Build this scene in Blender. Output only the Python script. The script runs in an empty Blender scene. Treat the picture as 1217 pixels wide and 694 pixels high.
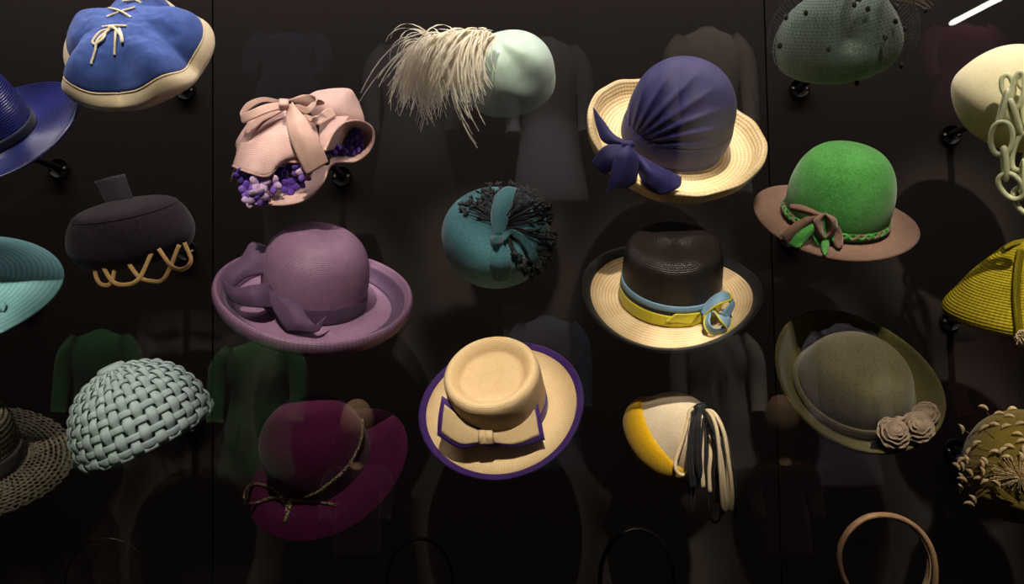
import bpy, bmesh, math, random
from mathutils import Vector, Matrix, noise as mnoise
from mathutils.bvhtree import BVHTree
random.seed(7)
SC = bpy.context.scene
COL = SC.collection
R = math.radians
PI = math.pi

# ------------------------------------------------------------------ camera
W, H = 1217.0, 694.0
LENS = 35.0
F = W * LENS / 36.0
PITCH, ROLL = R(3.1), R(-0.93)
CAM = Vector((0, 0, 1.5))
fw = Vector((0, math.cos(PITCH), math.sin(PITCH)))
_u = Vector((0, -math.sin(PITCH), math.cos(PITCH)))
_r = Vector((1, 0, 0))
rt = _r * math.cos(ROLL) + _u * math.sin(ROLL)
up = -_r * math.sin(ROLL) + _u * math.cos(ROLL)
cd = bpy.data.cameras.new('camera')
cd.lens = LENS; cd.sensor_width = 36.0; cd.clip_start = 0.02
cam = bpy.data.objects.new('camera', cd)
COL.objects.link(cam)
m = Matrix((rt, up, -fw)).transposed().to_4x4()
m.translation = CAM
cam.matrix_world = m
SC.camera = cam
SC.view_settings.view_transform = 'Standard'
SC.view_settings.look = 'None'
SC.view_settings.exposure = 0.0
SC.view_settings.gamma = 1.0
SC.view_settings.use_curve_mapping = False

# ------------------------------------------------------------------ world: an unlit museum gallery
wd = bpy.data.worlds.new('gallery_dark'); SC.world = wd; wd.use_nodes = True
wd.node_tree.nodes['Background'].inputs[0].default_value = (0.9, 0.85, 0.8, 1)
wd.node_tree.nodes['Background'].inputs[1].default_value = 0.0

Y_WALL, Y_GLASS, D_HAT = 2.22, 1.0, 1.9
Z_TOP, Z_BOT = 3.05, 0.55


def ray(px, py):
    return fw + rt * ((px - W / 2) / F) + up * ((H / 2 - py) / F)


def unproj(px, py, depth):
    return CAM + ray(px, py) * depth


def at_y(px, py, y):
    d = ray(px, py)
    return CAM + d * ((y - CAM.y) / d.y)


def mirror(p):
    return Vector((p.x, 2 * Y_GLASS - p.y, p.z))


# wall wash along the case ceiling, close to the back wall
def area(name, loc, aim, sx, sy, power, col):
    l = bpy.data.lights.new(name, 'AREA'); l.shape = 'RECTANGLE'
    l.size = sx; l.size_y = sy; l.energy = power; l.color = col
    o = bpy.data.objects.new(name, l); COL.objects.link(o)
    o.location = loc
    o.rotation_euler = (Vector(aim) - Vector(loc)).to_track_quat('-Z', 'Y').to_euler()
    return o


WARM = (1.0, 0.88, 0.73)
area('case_soffit_wash_offscreen', (0, 1.87, Z_TOP - 0.012), (0, 2.22, 2.15), 3.4, 0.04, 36.0, (1.0, 0.88, 0.82))
Z_TRACK = 4.36      # lamp track under the gallery ceiling


def spot(name, target, E, rad, dy, col=WARM, blend=0.32):
    """track spot under the gallery ceiling: light level E over radius rad (m) at the hat;
    dy is how far the beam comes forward for each metre it rises"""
    name = name + '_track_spot_offscreen'
    l = bpy.data.lights.new(name, 'SPOT')
    o = bpy.data.objects.new(name, l); COL.objects.link(o)
    rise = Z_TRACK - target.z
    o.location = (target.x * 0.97, target.y - dy * rise, Z_TRACK)
    d = (target - o.location).length
    l.energy = E * 4 * PI * d * d; l.color = col; l.spot_blend = blend
    l.spot_size = 2 * (math.atan(rad / d) + R(0.1))
    l.shadow_soft_size = 0.05
    o.rotation_euler = (target - o.location).to_track_quat('-Z', 'Y').to_euler()


# ------------------------------------------------------------------ materials
def srgb(r, g, b):
    f = lambda c: (c / 255 / 12.92) if c / 255 <= 0.04045 else ((c / 255 + 0.055) / 1.055) ** 2.4
    return (f(r), f(g), f(b), 1)


def _mat(name):
    mt = bpy.data.materials.new(name); mt.use_nodes = True
    nt = mt.node_tree
    return mt, nt, nt.nodes['Principled BSDF']


def _noise(nt, scale, detail=3, coord='Object'):
    tc = nt.nodes.new('ShaderNodeTexCoord'); n = nt.nodes.new('ShaderNodeTexNoise')
    n.inputs['Scale'].default_value = scale; n.inputs['Detail'].default_value = detail
    nt.links.new(tc.outputs[coord], n.inputs['Vector'])
    return n.outputs['Fac']


def _mixcol(nt, fac, a, b):
    mx = nt.nodes.new('ShaderNodeMix'); mx.data_type = 'RGBA'
    nt.links.new(fac, mx.inputs['Factor'])
    mx.inputs['A'].default_value = a; mx.inputs['B'].default_value = b
    return mx.outputs['Result']


def _ramp(nt, fac, lo, hi):
    r_ = nt.nodes.new('ShaderNodeMapRange'); nt.links.new(fac, r_.inputs['Value'])
    r_.inputs['From Min'].default_value = lo; r_.inputs['From Max'].default_value = hi
    return r_.outputs['Result']


def _math(nt, op, a, b=None):
    n = nt.nodes.new('ShaderNodeMath'); n.operation = op
    for i, v in enumerate((a, b)):
        if v is None: continue
        if isinstance(v, (int, float)): n.inputs[i].default_value = v
        else: nt.links.new(v, n.inputs[i])
    return n.outputs[0]


def _bump(nt, p, h, strength, dist=0.001):
    b = nt.nodes.new('ShaderNodeBump'); b.inputs['Strength'].default_value = strength
    b.inputs['Distance'].default_value = dist
    nt.links.new(h, b.inputs['Height']); nt.links.new(b.outputs['Normal'], p.inputs['Normal'])


def felt(name, c, c2=None, rough=0.9, scale=260, sheen=0.25, bump=0.35):
    mt, nt, p = _mat(name)
    c2 = c2 or tuple(x * 0.72 for x in c[:3]) + (1,)
    n1 = _noise(nt, scale, 4); n2 = _noise(nt, 28, 3)
    f = _ramp(nt, _math(nt, 'ADD', _math(nt, 'MULTIPLY', n1, 0.7), _math(nt, 'MULTIPLY', n2, 0.3)), 0.36, 0.6)
    nt.links.new(_mixcol(nt, f, c2, c), p.inputs['Base Color'])
    p.inputs['Roughness'].default_value = rough
    p.inputs['Sheen Weight'].default_value = sheen
    p.inputs['Sheen Roughness'].default_value = 0.5
    p.inputs['Specular IOR Level'].default_value = 0.2
    _bump(nt, p, n1, bump, 0.0008)
    return mt


def straw(name, c, c2, rings=1.0, across=60.0, rough=0.55, bump=0.6, spec=0.35):
    """plaited straw: uv.y runs outwards in units of 100 px, uv.x goes once around"""
    mt, nt, p = _mat(name)
    uv = nt.nodes.new('ShaderNodeUVMap'); sp = nt.nodes.new('ShaderNodeSeparateXYZ')
    nt.links.new(uv.outputs['UV'], sp.inputs[0])
    a = _math(nt, 'SINE', _math(nt, 'MULTIPLY', sp.outputs['Y'], rings * 2 * PI * 10))
    b = _math(nt, 'SINE', _math(nt, 'MULTIPLY', sp.outputs['X'], across * 2 * PI))
    h = _math(nt, 'ADD', _math(nt, 'MULTIPLY', a, 0.33), _math(nt, 'MULTIPLY', b, 0.17))
    h = _math(nt, 'ADD', h, 0.5)
    n2 = _noise(nt, 60, 4); n3 = _noise(nt, 420, 2)
    f = _math(nt, 'ADD', _math(nt, 'MULTIPLY', h, 0.6), _math(nt, 'MULTIPLY', n2, 0.4))
    f = _math(nt, 'ADD', f, _math(nt, 'MULTIPLY', _math(nt, 'SUBTRACT', n3, 0.5), 0.5))
    nt.links.new(_mixcol(nt, _ramp(nt, f, 0.22, 0.72), c2, c), p.inputs['Base Color'])
    p.inputs['Roughness'].default_value = rough
    p.inputs['Specular IOR Level'].default_value = spec
    _bump(nt, p, h, bump, 0.0012)
    return mt


def cloth(name, c, c2=None, rough=0.7, sheen=0.15, weave=1400, bump=0.25, spec=0.3):
    mt, nt, p = _mat(name)
    c2 = c2 or tuple(x * 0.8 for x in c[:3]) + (1,)
    tc = nt.nodes.new('ShaderNodeTexCoord')
    w1 = nt.nodes.new('ShaderNodeTexWave'); w1.bands_direction = 'X'
    w2 = nt.nodes.new('ShaderNodeTexWave'); w2.bands_direction = 'Z'
    for w_ in (w1, w2):
        nt.links.new(tc.outputs['Object'], w_.inputs['Vector'])
        w_.inputs['Scale'].default_value = weave / 8
        w_.inputs['Distortion'].default_value = 1.0
    h = _math(nt, 'MULTIPLY', _math(nt, 'ADD', w1.outputs['Fac'], w2.outputs['Fac']), 0.5)
    n2 = _noise(nt, 45, 4)
    f = _math(nt, 'ADD', _math(nt, 'MULTIPLY', h, 0.4), _math(nt, 'MULTIPLY', n2, 0.6))
    nt.links.new(_mixcol(nt, _ramp(nt, f, 0.3, 0.65), c2, c), p.inputs['Base Color'])
    p.inputs['Roughness'].default_value = rough
    p.inputs['Sheen Weight'].default_value = sheen
    p.inputs['Specular IOR Level'].default_value = spec
    _bump(nt, p, h, bump, 0.0006)
    return mt


def plain(name, c, rough=0.5, metal=0.0, spec=0.5, emit=None, es=0.0):
    mt, nt, p = _mat(name)
    n = _noise(nt, 80, 3)
    nt.links.new(_mixcol(nt, n, tuple(x * 0.85 for x in c[:3]) + (1,), c), p.inputs['Base Color'])
    p.inputs['Roughness'].default_value = rough; p.inputs['Metallic'].default_value = metal
    p.inputs['Specular IOR Level'].default_value = spec
    if emit:
        p.inputs['Emission Color'].default_value = emit; p.inputs['Emission Strength'].default_value = es
    return mt


def lace(name, c, c2, nx=70, ny=18):
    """openwork straw: little holes between plaits"""
    mt = straw(name, c, c2, rings=1.6, across=nx * 2, bump=0.9)
    nt = mt.node_tree; p = nt.nodes['Principled BSDF']
    uv = nt.nodes.new('ShaderNodeUVMap'); sp = nt.nodes.new('ShaderNodeSeparateXYZ')
    nt.links.new(uv.outputs['UV'], sp.inputs[0])
    yy = _math(nt, 'MULTIPLY', sp.outputs['Y'], ny)
    off = _math(nt, 'MULTIPLY', _math(nt, 'MODULO', _math(nt, 'FLOOR', yy), 2.0), 0.5)
    fx = _math(nt, 'SUBTRACT', _math(nt, 'FRACT', _math(nt, 'ADD', _math(nt, 'MULTIPLY', sp.outputs['X'], nx), off)), 0.5)
    fy = _math(nt, 'SUBTRACT', _math(nt, 'FRACT', yy), 0.5)
    d = _math(nt, 'SQRT', _math(nt, 'ADD', _math(nt, 'POWER', fx, 2.0), _math(nt, 'POWER', fy, 2.0)))
    n = _noise(nt, 50, 2)
    hole = _math(nt, 'LESS_THAN', d, _math(nt, 'MULTIPLY', n, 0.6))
    tr = nt.nodes.new('ShaderNodeBsdfTransparent'); mx = nt.nodes.new('ShaderNodeMixShader')
    nt.links.new(hole, mx.inputs[0]); nt.links.new(p.outputs[0], mx.inputs[1]); nt.links.new(tr.outputs[0], mx.inputs[2])
    nt.links.new(mx.outputs[0], nt.nodes['Material Output'].inputs['Surface'])
    return mt


M = {}
M['wall'] = plain('wall_panel_paint', srgb(39, 33, 31), 0.75, spec=0.12)
M['black'] = plain('black_lacquer', srgb(16, 14, 15), 0.35)
M['steel'] = plain('screw_steel', srgb(190, 175, 150), 0.3, metal=0.9)
M['dark'] = plain('dark_gallery_paint', srgb(14, 13, 13), 0.9, spec=0.1)

# ------------------------------------------------------------------ mesh helpers
def obj(name, verts, faces, mat, parent=None, origin=None, smooth=True, uvs=None, solid=0.0, sub=0, mats=None, fm=None):
    o0 = origin if origin is not None else (parent.location if parent is not None and parent.parent is None else Vector((0, 0, 0)))
    if parent is not None and parent.parent is not None:
        o0 = parent.parent.location
    me = bpy.data.meshes.new(name)
    me.from_pydata([tuple(Vector(v) - o0) for v in verts], [], faces)
    if uvs:
        ul = me.uv_layers.new(name='UVMap')
        for poly in me.polygons:
            for li, vi in zip(poly.loop_indices, poly.vertices):
                ul.data[li].uv = uvs[li] if len(uvs) == len(me.loops) else uvs[vi]
    if smooth:
        me.polygons.foreach_set('use_smooth', [True] * len(me.polygons))
    for mm in (mats or [mat]): me.materials.append(mm)
    if fm: me.polygons.foreach_set('material_index', fm)
    me.update()
    o = bpy.data.objects.new(name, me); COL.objects.link(o)
    if parent is not None: o.parent = parent
    else: o.location = o0
    if solid:
        s = o.modifiers.new('thickness', 'SOLIDIFY'); s.thickness = solid; s.offset = 0.0
    if sub:
        s = o.modifiers.new('smooth', 'SUBSURF'); s.levels = sub; s.render_levels = sub
    return o


def tag(o, label, cat=None, group=None, kind=None):
    if label: o['label'] = label
    if cat: o['category'] = cat
    if group: o['group'] = group
    if kind: o['kind'] = kind
    return o


def empty(name, loc, label, cat, group=None):
    o = bpy.data.objects.new(name, None); COL.objects.link(o)
    o.location = loc; o.empty_display_size = 0.05
    return tag(o, label, cat, group)


def cr(pts, n):
    """Catmull-Rom resample of vectors/tuples to n points"""
    pts = [Vector(p) for p in pts]
    if len(pts) == 2:
        return [pts[0].lerp(pts[1], i / (n - 1)) for i in range(n)]
    # chord-length parameter
    d = [0.0]
    for a, b in zip(pts, pts[1:]): d.append(d[-1] + max((b - a).length, 1e-9))
    P = [2 * pts[0] - pts[1]] + pts + [2 * pts[-1] - pts[-2]]
    out = []
    k = 0
    for i in range(n):
        s = d[-1] * i / (n - 1)
        while k < len(pts) - 2 and s > d[k + 1]: k += 1
        t = (s - d[k]) / (d[k + 1] - d[k])
        p0, p1, p2, p3 = P[k], P[k + 1], P[k + 2], P[k + 3]
        out.append(0.5 * ((2 * p1) + (p2 - p0) * t + (2 * p0 - 5 * p1 + 4 * p2 - p3) * t * t + (3 * p1 - p0 - 3 * p2 + p3) * t ** 3))
    return out


def grid_faces(nu, nv, cu=False, cv=False):
    f = []
    for i in range(nu if cu else nu - 1):
        for j in range(nv if cv else nv - 1):
            a = i * nv + j; b = ((i + 1) % nu) * nv + j
            c = ((i + 1) % nu) * nv + (j + 1) % nv; d = i * nv + (j + 1) % nv
            f.append((a, b, c, d))
    return f


def tube_geo(pts, rad, ns=8, closed=False, flat=1.0, side=None):
    """verts, faces of a tube; rad number or list; flat squashes along the frame's 2nd axis"""
    n = len(pts); V = []
    nrm = None
    for i, p in enumerate(pts):
        a = pts[(i - 1) % n] if closed or i > 0 else p
        b = pts[(i + 1) % n] if closed or i < n - 1 else p
        t = (b - a).normalized()
        if nrm is None:
            ref = side if side is not None else (Vector((0, -1, 0)) if abs(t.y) < 0.9 else Vector((0, 0, 1)))
            nrm = (ref - t * ref.dot(t)).normalized()
        else:
            nrm = (nrm - t * nrm.dot(t)).normalized()
        bi = t.cross(nrm)
        r_ = rad[i] if isinstance(rad, (list, tuple)) else rad
        for k in range(ns):
            an = 2 * PI * k / ns
            V.append(p + bi * (r_ * math.cos(an)) + nrm * (r_ * flat * math.sin(an)))
    Fc = grid_faces(n, ns, cu=closed, cv=True)
    if not closed:
        Fc.append(tuple(range(ns))[::-1]); Fc.append(tuple((n - 1) * ns + k for k in range(ns)))
    return V, Fc


def box_geo(c, sx, sy, sz):
    x, y, z = c
    V = [Vector((x + dx * sx / 2, y + dy * sy / 2, z + dz * sz / 2)) for dx in (-1, 1) for dy in (-1, 1) for dz in (-1, 1)]
    return V, [(0, 1, 3, 2), (4, 6, 7, 5), (0, 4, 5, 1), (2, 3, 7, 6), (0, 2, 6, 4), (1, 5, 7, 3)]


class Bag:
    def __init__(s): s.v = []; s.f = []; s.m = []
    def add(s, vf, mi=0):
        k = len(s.v); s.v += list(vf[0]); s.f += [tuple(i + k for i in q) for q in vf[1]]; s.m += [mi] * len(vf[1])


def ico(center, rx, ry, rz, n=6, m_=10):
    V = []; 
    for i in range(n + 1):
        a = PI * i / n
        for j in range(m_):
            b = 2 * PI * j / m_
            V.append(Vector(center) + Vector((rx * math.sin(a) * math.cos(b), ry * math.sin(a) * math.sin(b), rz * math.cos(a))))
    return V, grid_faces(n + 1, m_, cv=True)


# ------------------------------------------------------------------ a hat
class Hat:
    def __init__(s, name, label, cx, cy, roll, tilt, depth=D_HAT, cat='hat', spin=0, ls=1.0):
        s.ls = ls
        s.cx, s.cy, s.D = cx, cy, depth
        s.o = unproj(cx, cy, depth)
        d = ray(cx, cy).normalized()
        t = -d
        r_ = (rt - d * rt.dot(d)).normalized()
        u_ = t.cross(r_)
        s.t, s.r, s.u = t, r_, u_
        ro, ti, sp = R(roll), R(tilt), R(spin)
        ru = u_ * math.cos(ro) + r_ * math.sin(ro)      # crown axis as seen in the picture
        rr = r_ * math.cos(ro) - u_ * math.sin(ro)
        Z = ru * math.cos(ti) + t * math.sin(ti)
        Fr = t * math.cos(ti) - ru * math.sin(ti)         # local front (-Y)
        X = rr * math.cos(sp) - Fr * math.sin(sp)
        Y = -(Fr * math.cos(sp) + rr * math.sin(sp))
        s.X, s.Y, s.Z = X, Y, Z
        s.k = depth / F
        s.e = empty(name, s.o, label, cat)
        s.e.location = s.o
        s.trees = []
        s.name = name

    def L(s, x, y, z):
        return s.o + (s.X * x + s.Y * y + s.Z * z) * (s.k * s.ls)

    def P(s, px, py, d=0.0):
        return unproj(px, py, s.D - d * s.k)

    def on(s, px, py, lift=1.0, d=0.0):
        dr = ray(px, py).normalized(); best = None
        for tr in s.trees:
            loc, nr, idx, dist = tr.ray_cast(CAM, dr)
            if loc is not None and (best is None or dist < best[1]):
                if nr.dot(dr) > 0: nr = -nr
                best = (loc, dist, nr)
        if best is None: return s.P(px, py, d)
        return best[0] + best[2] * (lift * s.k)

    def pt(s, p):
        """(px,py,d) free point; (px,py,lift,'s') on the surface"""
        if isinstance(p, Vector): return p
        if len(p) == 4: return s.on(p[0], p[1], p[2])
        return s.P(*p)

    def _hard(s, V, Fc):
        s.trees.append(BVHTree.FromPolygons([tuple(v) for v in V], Fc))

    def rev(s, name, prof, mat, mod=None, nu=96, nv=40, solid=2.0, post=None, hard=True, label=None, parent=None, a0=0, a1=360):
        pr = cr([(r_, z, 0) for r_, z in prof], nv)
        V, UV = [], []
        closed = (a1 - a0) >= 360
        ln = [0.0]
        for a, b in zip(pr, pr[1:]): ln.append(ln[-1] + (b - a).length)
        cols = nu if closed else nu + 1
        for i in range(cols):
            th = R(a0) + R(a1 - a0) * i / nu
            for j, q in enumerate(pr):
                r_, z = max(q.x, 0.0), q.y
                tt = j / (nv - 1)
                if mod: x, y, z = mod(th, r_, z, tt)
                else: x, y = r_ * math.cos(th), r_ * math.sin(th)
                v = s.L(x, y, z)
                if post: v = post(v)
                V.append(v); UV.append((i / nu, ln[j] / 100))
        Fc = grid_faces(cols, nv, cu=closed)
        if closed:   # unwrap the seam
            UVl = []
            for f in Fc:
                for q, vi in enumerate(f):
                    u_, w_ = UV[vi]
                    if q in (1, 2) and vi < nv: u_ = 1.0
                    UVl.append((u_, w_))
        else: UVl = [UV[vi] for f in Fc for vi in f]
        if hard: s._hard(V, Fc)
        o = obj(name, V, Fc, mat, parent or s.e, uvs=UVl, solid=solid * s.k)
        if label: o['label'] = label
        return o

    def loft(s, name, lines, mat, nu=28, nv=10, solid=1.5, hard=True, closed=False, label=None, parent=None, post=None):
        rows = [cr([s.pt(p) for p in ln], nu) for ln in lines]
        V, UV = [], []
        if closed: rows = rows + [rows[0]]
        for i in range(nu):
            c = cr([rw[i] for rw in rows], nv)
            for j, v in enumerate(c):
                if post: v = post(v, i / (nu - 1), j / (nv - 1))
                V.append(v); UV.append((i / (nu - 1), j / (nv - 1)))
        Fc = grid_faces(nu, nv)
        if hard: s._hard(V, Fc)
        o = obj(name, V, Fc, mat, parent or s.e, uvs=UV, solid=solid * s.k)
        if label: o['label'] = label
        return o

    def band(s, name, pts, w, mat, nrm='s', n=24, solid=1.0, label=None, parent=None, hard=True, crown=0.0):
        """ribbon of width w (px, or list) along pts; its face looks along nrm (the viewer when 's')"""
        c = cr([s.pt(p) for p in pts], n)
        V, UV = [], []
        for i, p in enumerate(c):
            t = (c[min(i + 1, n - 1)] - c[max(i - 1, 0)]).normalized()
            nn = s.t if nrm == 's' else nrm
            sd = t.cross(nn).normalized()
            ww = w if not isinstance(w, (list, tuple)) else cr([(x, 0, 0) for x in w], n)[i].x
            for q in (-1, -0.5, 0, 0.5, 1):
                V.append(p + sd * (q * ww * 0.5 * s.k) + nn * (crown * (1 - q * q) * s.k)); UV.append((i / n, q))
        Fc = grid_faces(n, 5)
        if hard: s._hard(V, Fc)
        o = obj(name, V, Fc, mat, parent or s.e, uvs=UV, solid=solid * s.k)
        if label: o['label'] = label
        return o

    def tube(s, name, pts, r_, mat, n=40, ns=8, closed=False, flat=1.0, label=None, parent=None):
        c = cr([s.pt(p) for p in pts], n)
        if closed: c = c[:-1]
        rr = [x.x * s.k for x in cr([(q, 0, 0) for q in r_], len(c))] if isinstance(r_, (list, tuple)) else r_ * s.k
        V, Fc = tube_geo(c, rr, ns, closed, flat)
        o = obj(name, V, Fc, mat, parent or s.e)
        if label: o['label'] = label
        return o

    def ringtube(s, name, fn, r_, mat, n=120, ns=8, label=None, parent=None):
        c = [fn(2 * PI * i / n) for i in range(n)]
        c = [s.L(*q) for q in c]
        V, Fc = tube_geo(c, r_ * s.k, ns, True)
        o = obj(name, V, Fc, mat, parent or s.e)
        if label: o['label'] = label
        return o

    def mount(s, wall_px=None, what='', clear=False, inset=0.0, pole=True):
        if wall_px: b = at_y(wall_px[0], wall_px[1], Y_WALL)
        else: b = Vector((s.o.x, Y_WALL, s.o.z))
        e = empty('hat_mount', b, 'black wall rod and plate holding the ' + what, 'hat mount')
        def cyl(p0, p1, rad, bev=0.0):
            ax = (p1 - p0).normalized()
            return tube_geo([p0, p0 + ax * bev, p1 - ax * bev, p1], [rad - bev, rad, rad, rad - bev], 20)
        end = None
        for tr_ in s.trees:      # the rod reaches the first surface of the hat it meets
            hit = tr_.ray_cast(b, Vector((0, -1, 0)))[0]
            if hit is not None and (end is None or hit.y > end.y): end = hit + Vector((0, 0.004, 0))
        mid_ = Vector((b.x, s.o.y + inset * s.k, b.z))
        if end is None or end.y < mid_.y: end = mid_
        obj('wall_plate', *cyl(b, b - Vector((0, 0.012, 0)), 0.0235, 0.002), M['black'], e)
        obj('rod', *cyl(b - Vector((0, 0.010, 0)), end, 0.0075, 0.001), M['black'], e)
        for sx in (-1, 1):
            q = b + Vector((sx * 0.015, -0.0115, 0))
            obj('screw', *cyl(q, q - Vector((0, 0.003, 0)), 0.0032, 0.001), M['steel'], e)
        return e

    def light(s, E, rad=100, off=(0, 0), y=None):
        tg = s.o + s.r * (off[0] * s.k) + s.u * (off[1] * s.k)
        if y is None: y = 0.95 - 0.75 * min(1, max(0, (s.cy - 60) / 420))
        spot(s.name, tg, E, rad * s.k, (tg.y - y) / (3.0 - tg.z))


# ------------------------------------------------------------------ the setting
def struct(name, vf, mat, parent=None, smooth=False):
    o = obj(name, vf[0], vf[1], mat, parent, smooth=smooth)
    if parent is None: o['kind'] = 'structure'
    return o


wb = struct('wall_back', box_geo((0, Y_WALL + 0.06, (Z_TOP + Z_BOT) / 2), 4.6, 0.08, Z_TOP - Z_BOT), M['dark'])
xs1, xs2 = at_y(252.5, 120, Y_WALL).x, at_y(912, 120, Y_WALL).x
g = 0.0016
for xa, xb in ((-2.3, xs1 - g), (xs1 + g, xs2 - g), (xs2 + g, 2.3)):
    bm = bmesh.new()
    V, Fc = box_geo(((xa + xb) / 2, Y_WALL + 0.011, (Z_TOP + Z_BOT) / 2), xb - xa, 0.022, Z_TOP - Z_BOT)
    vs = [bm.verts.new(v) for v in V]
    for f in Fc: bm.faces.new([vs[i] for i in f])
    bmesh.ops.bevel(bm, geom=bm.edges[:], offset=0.0012, segments=1, affect='EDGES')
    struct('panel', ([v.co.copy() for v in bm.verts], [tuple(v.index for v in f.verts) for f in (bm.verts.index_update() or bm.faces)]), M['wall'], wb)
    bm.free()
struct('wall_case_left', box_geo((-2.33, 1.61, (Z_TOP + Z_BOT) / 2), 0.06, 1.26, Z_TOP - Z_BOT), M['dark'])
struct('wall_case_right', box_geo((2.33, 1.61, (Z_TOP + Z_BOT) / 2), 0.06, 1.26, Z_TOP - Z_BOT), M['dark'])
struct('trim_case_plinth', box_geo((0, 1.62, Z_BOT / 2), 4.72, 1.36, Z_BOT), M['dark'])
struct('trim_case_soffit', box_geo((0, 1.62, Z_TOP + 0.45), 4.72, 1.36, 0.9), M['dark'])

# glass front of the case
mg = bpy.data.materials.new('display_glass'); mg.use_nodes = True
nt = mg.node_tree; nt.nodes.clear()
out = nt.nodes.new('ShaderNodeOutputMaterial'); mx = nt.nodes.new('ShaderNodeMixShader')
tr = nt.nodes.new('ShaderNodeBsdfTransparent'); gl = nt.nodes.new('ShaderNodeBsdfGlossy')
gl.inputs['Roughness'].default_value = 0.0
tr.inputs[0].default_value = (0.99, 0.995, 0.99, 1)
mx.inputs[0].default_value = 0.045
nt.links.new(tr.outputs[0], mx.inputs[1]); nt.links.new(gl.outputs[0], mx.inputs[2]); nt.links.new(mx.outputs[0], out.inputs[0])
gp = struct('window_1', box_geo((0, Y_GLASS, (Z_TOP + Z_BOT) / 2), 4.6, 0.006, Z_TOP - Z_BOT), mg)
gp['label'] = 'clear glass front pane of the hat display case'

# gallery the visitor stands in
YB = -5.3
struct('floor', box_geo((0, (YB + Y_GLASS) / 2, -0.03), 9.0, Y_GLASS - YB + 0.2, 0.06), M['dark'])
struct('ceiling', box_geo((0, (YB + Y_GLASS) / 2, 4.43), 9.0, Y_GLASS - YB + 0.2, 0.06), M['dark'])
struct('wall_opposite', box_geo((0, YB - 0.05, 2.2), 9.0, 0.1, 4.4), M['dark'])
struct('wall_left', box_geo((-4.55, (YB + Y_GLASS) / 2, 2.2), 0.1, Y_GLASS - YB, 4.4), M['dark'])
struct('wall_right', box_geo((4.55, (YB + Y_GLASS) / 2, 2.2), 0.1, Y_GLASS - YB, 4.4), M['dark'])


def cs(th, r_, z): return r_ * math.cos(th), r_ * math.sin(th), z
def angd(a, b): return math.atan2(math.sin(a - b), math.cos(a - b))
def sm(a, b, x):
    t = min(1, max(0, (x - a) / (b - a))); return t * t * (3 - 2 * t)
FRONT = -PI / 2


# ================================================================== HATS
# ---- blue laced cap
def blue_laced_cap():
    h = Hat('laced_cap', 'blue linen puffed cap with cream piping, underside and laced cord', 157, 55, -20, 36, ls=0.92)
    c = cloth('blue_linen', srgb(70, 98, 176), srgb(50, 74, 146), 0.85, weave=900)
    cr_ = cloth('cream_linen', srgb(238, 222, 190), srgb(222, 202, 166), 0.7)
    def wob(th, t):
        return 0.10 * (2 * abs(math.cos(2.5 * th + 0.5)) - 1) + 0.03 * math.cos(3 * th + 2.0)
    def fold(th, r_): return (11 * (2 * abs(math.cos(2.5 * th + 0.5)) - 1) + 2.5 * math.cos(9 * th)) * sm(22, 88, r_)
    def mod(th, r_, z, t):
        k = 1 + wob(th, t) * sm(35, 86, r_)
        x, y, z = cs(th, r_ * k, z + fold(th, r_))
        dent = 9 * math.exp(-(angd(th, R(-104)) / .22) ** 2 - ((r_ - 66) / 18) ** 2) + 7 * math.exp(-(angd(th, R(-38)) / .2) ** 2 - ((r_ - 58) / 16) ** 2)
        wr = 1.3 * mnoise.noise((x * .06, y * .06, 3.0)) + 0.7 * mnoise.noise((x * .14, y * .14, 9.0))
        return x, y, z - dent * (1 - sm(76, 86, r_)) + wr * (1 - sm(74, 84, r_)) * 1.6
    h.rev('cap_top', [(0, 42), (25, 41), (50, 34), (70, 20), (82, 3), (84, -3)], c, mod, nu=140, nv=60)
    def modu(th, r_, z, t):
        k = 1 + wob(th, t) * (1 - 0.7 * sm(0, 0.6, t))
        return cs(th, r_ * k, z + fold(th, 90) * (1 - sm(0, 0.7, t)))
    h.rev('cap_underside', [(84, -3), (92, -11), (95, -19), (88, -29), (68, -37), (52, -40)], cr_, modu)
    h.ringtube('piping', lambda th: mod(th, 85.0, -3, 1), 1.4, cr_)
    # laces
    cord = cloth('cream_cord', srgb(240, 228, 205), srgb(215, 200, 170), 0.7, weave=3000)
    for a, b in (((128, 21), (161, 10)), ((146, 3), (174, 1)), ((150, -3), (168, 5)),
                 ((122, 33), (152, 32)),):
        h.tube('lace', [(a[0], a[1], 1.5, 's'), ((a[0] + b[0]) / 2, (a[1] + b[1]) / 2, 2.4, 's'), (b[0], b[1], 1.5, 's')], 1.4, cord, n=12)
    h.tube('lace', [(130, 11, 1.5, 's'), (143, 16, 3.6, 's'), (156, 22, 1.5, 's')], 1.4, cord, n=12)
    h.tube('bow_loop', [(134, 36, 3, 's'), (122, 42, 5, 's'), (112, 51, 4, 's'), (116, 54, 4, 's'), (124, 48, 4, 's'), (128, 38, 3, 's')], 1.5, cord)
    h.tube('bow_loop', [(136, 35, 3, 's'), (143, 44, 5, 's'), (147, 52, 4, 's'), (146, 45, 4, 's'), (143, 36, 3, 's')], 1.5, cord)
    h.tube('bow_tail', [(133, 36, 3, 's'), (118, 50, 4, 's'), (114, 62, 3, 's'), (109, 76, 2, 's')], 1.5, cord)
    h.tube('bow_tail', [(138, 36, 3, 's'), (139, 48, 4, 's'), (137, 65, 2, 's')], 1.5, cord)
    p = h.on(134, 35, 3)
    obj('bow_knot', *ico(p, 0.007, 0.005, 0.005), cord, h.e)
    h.mount((222, 108), 'blue laced cap')
    return h


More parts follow.
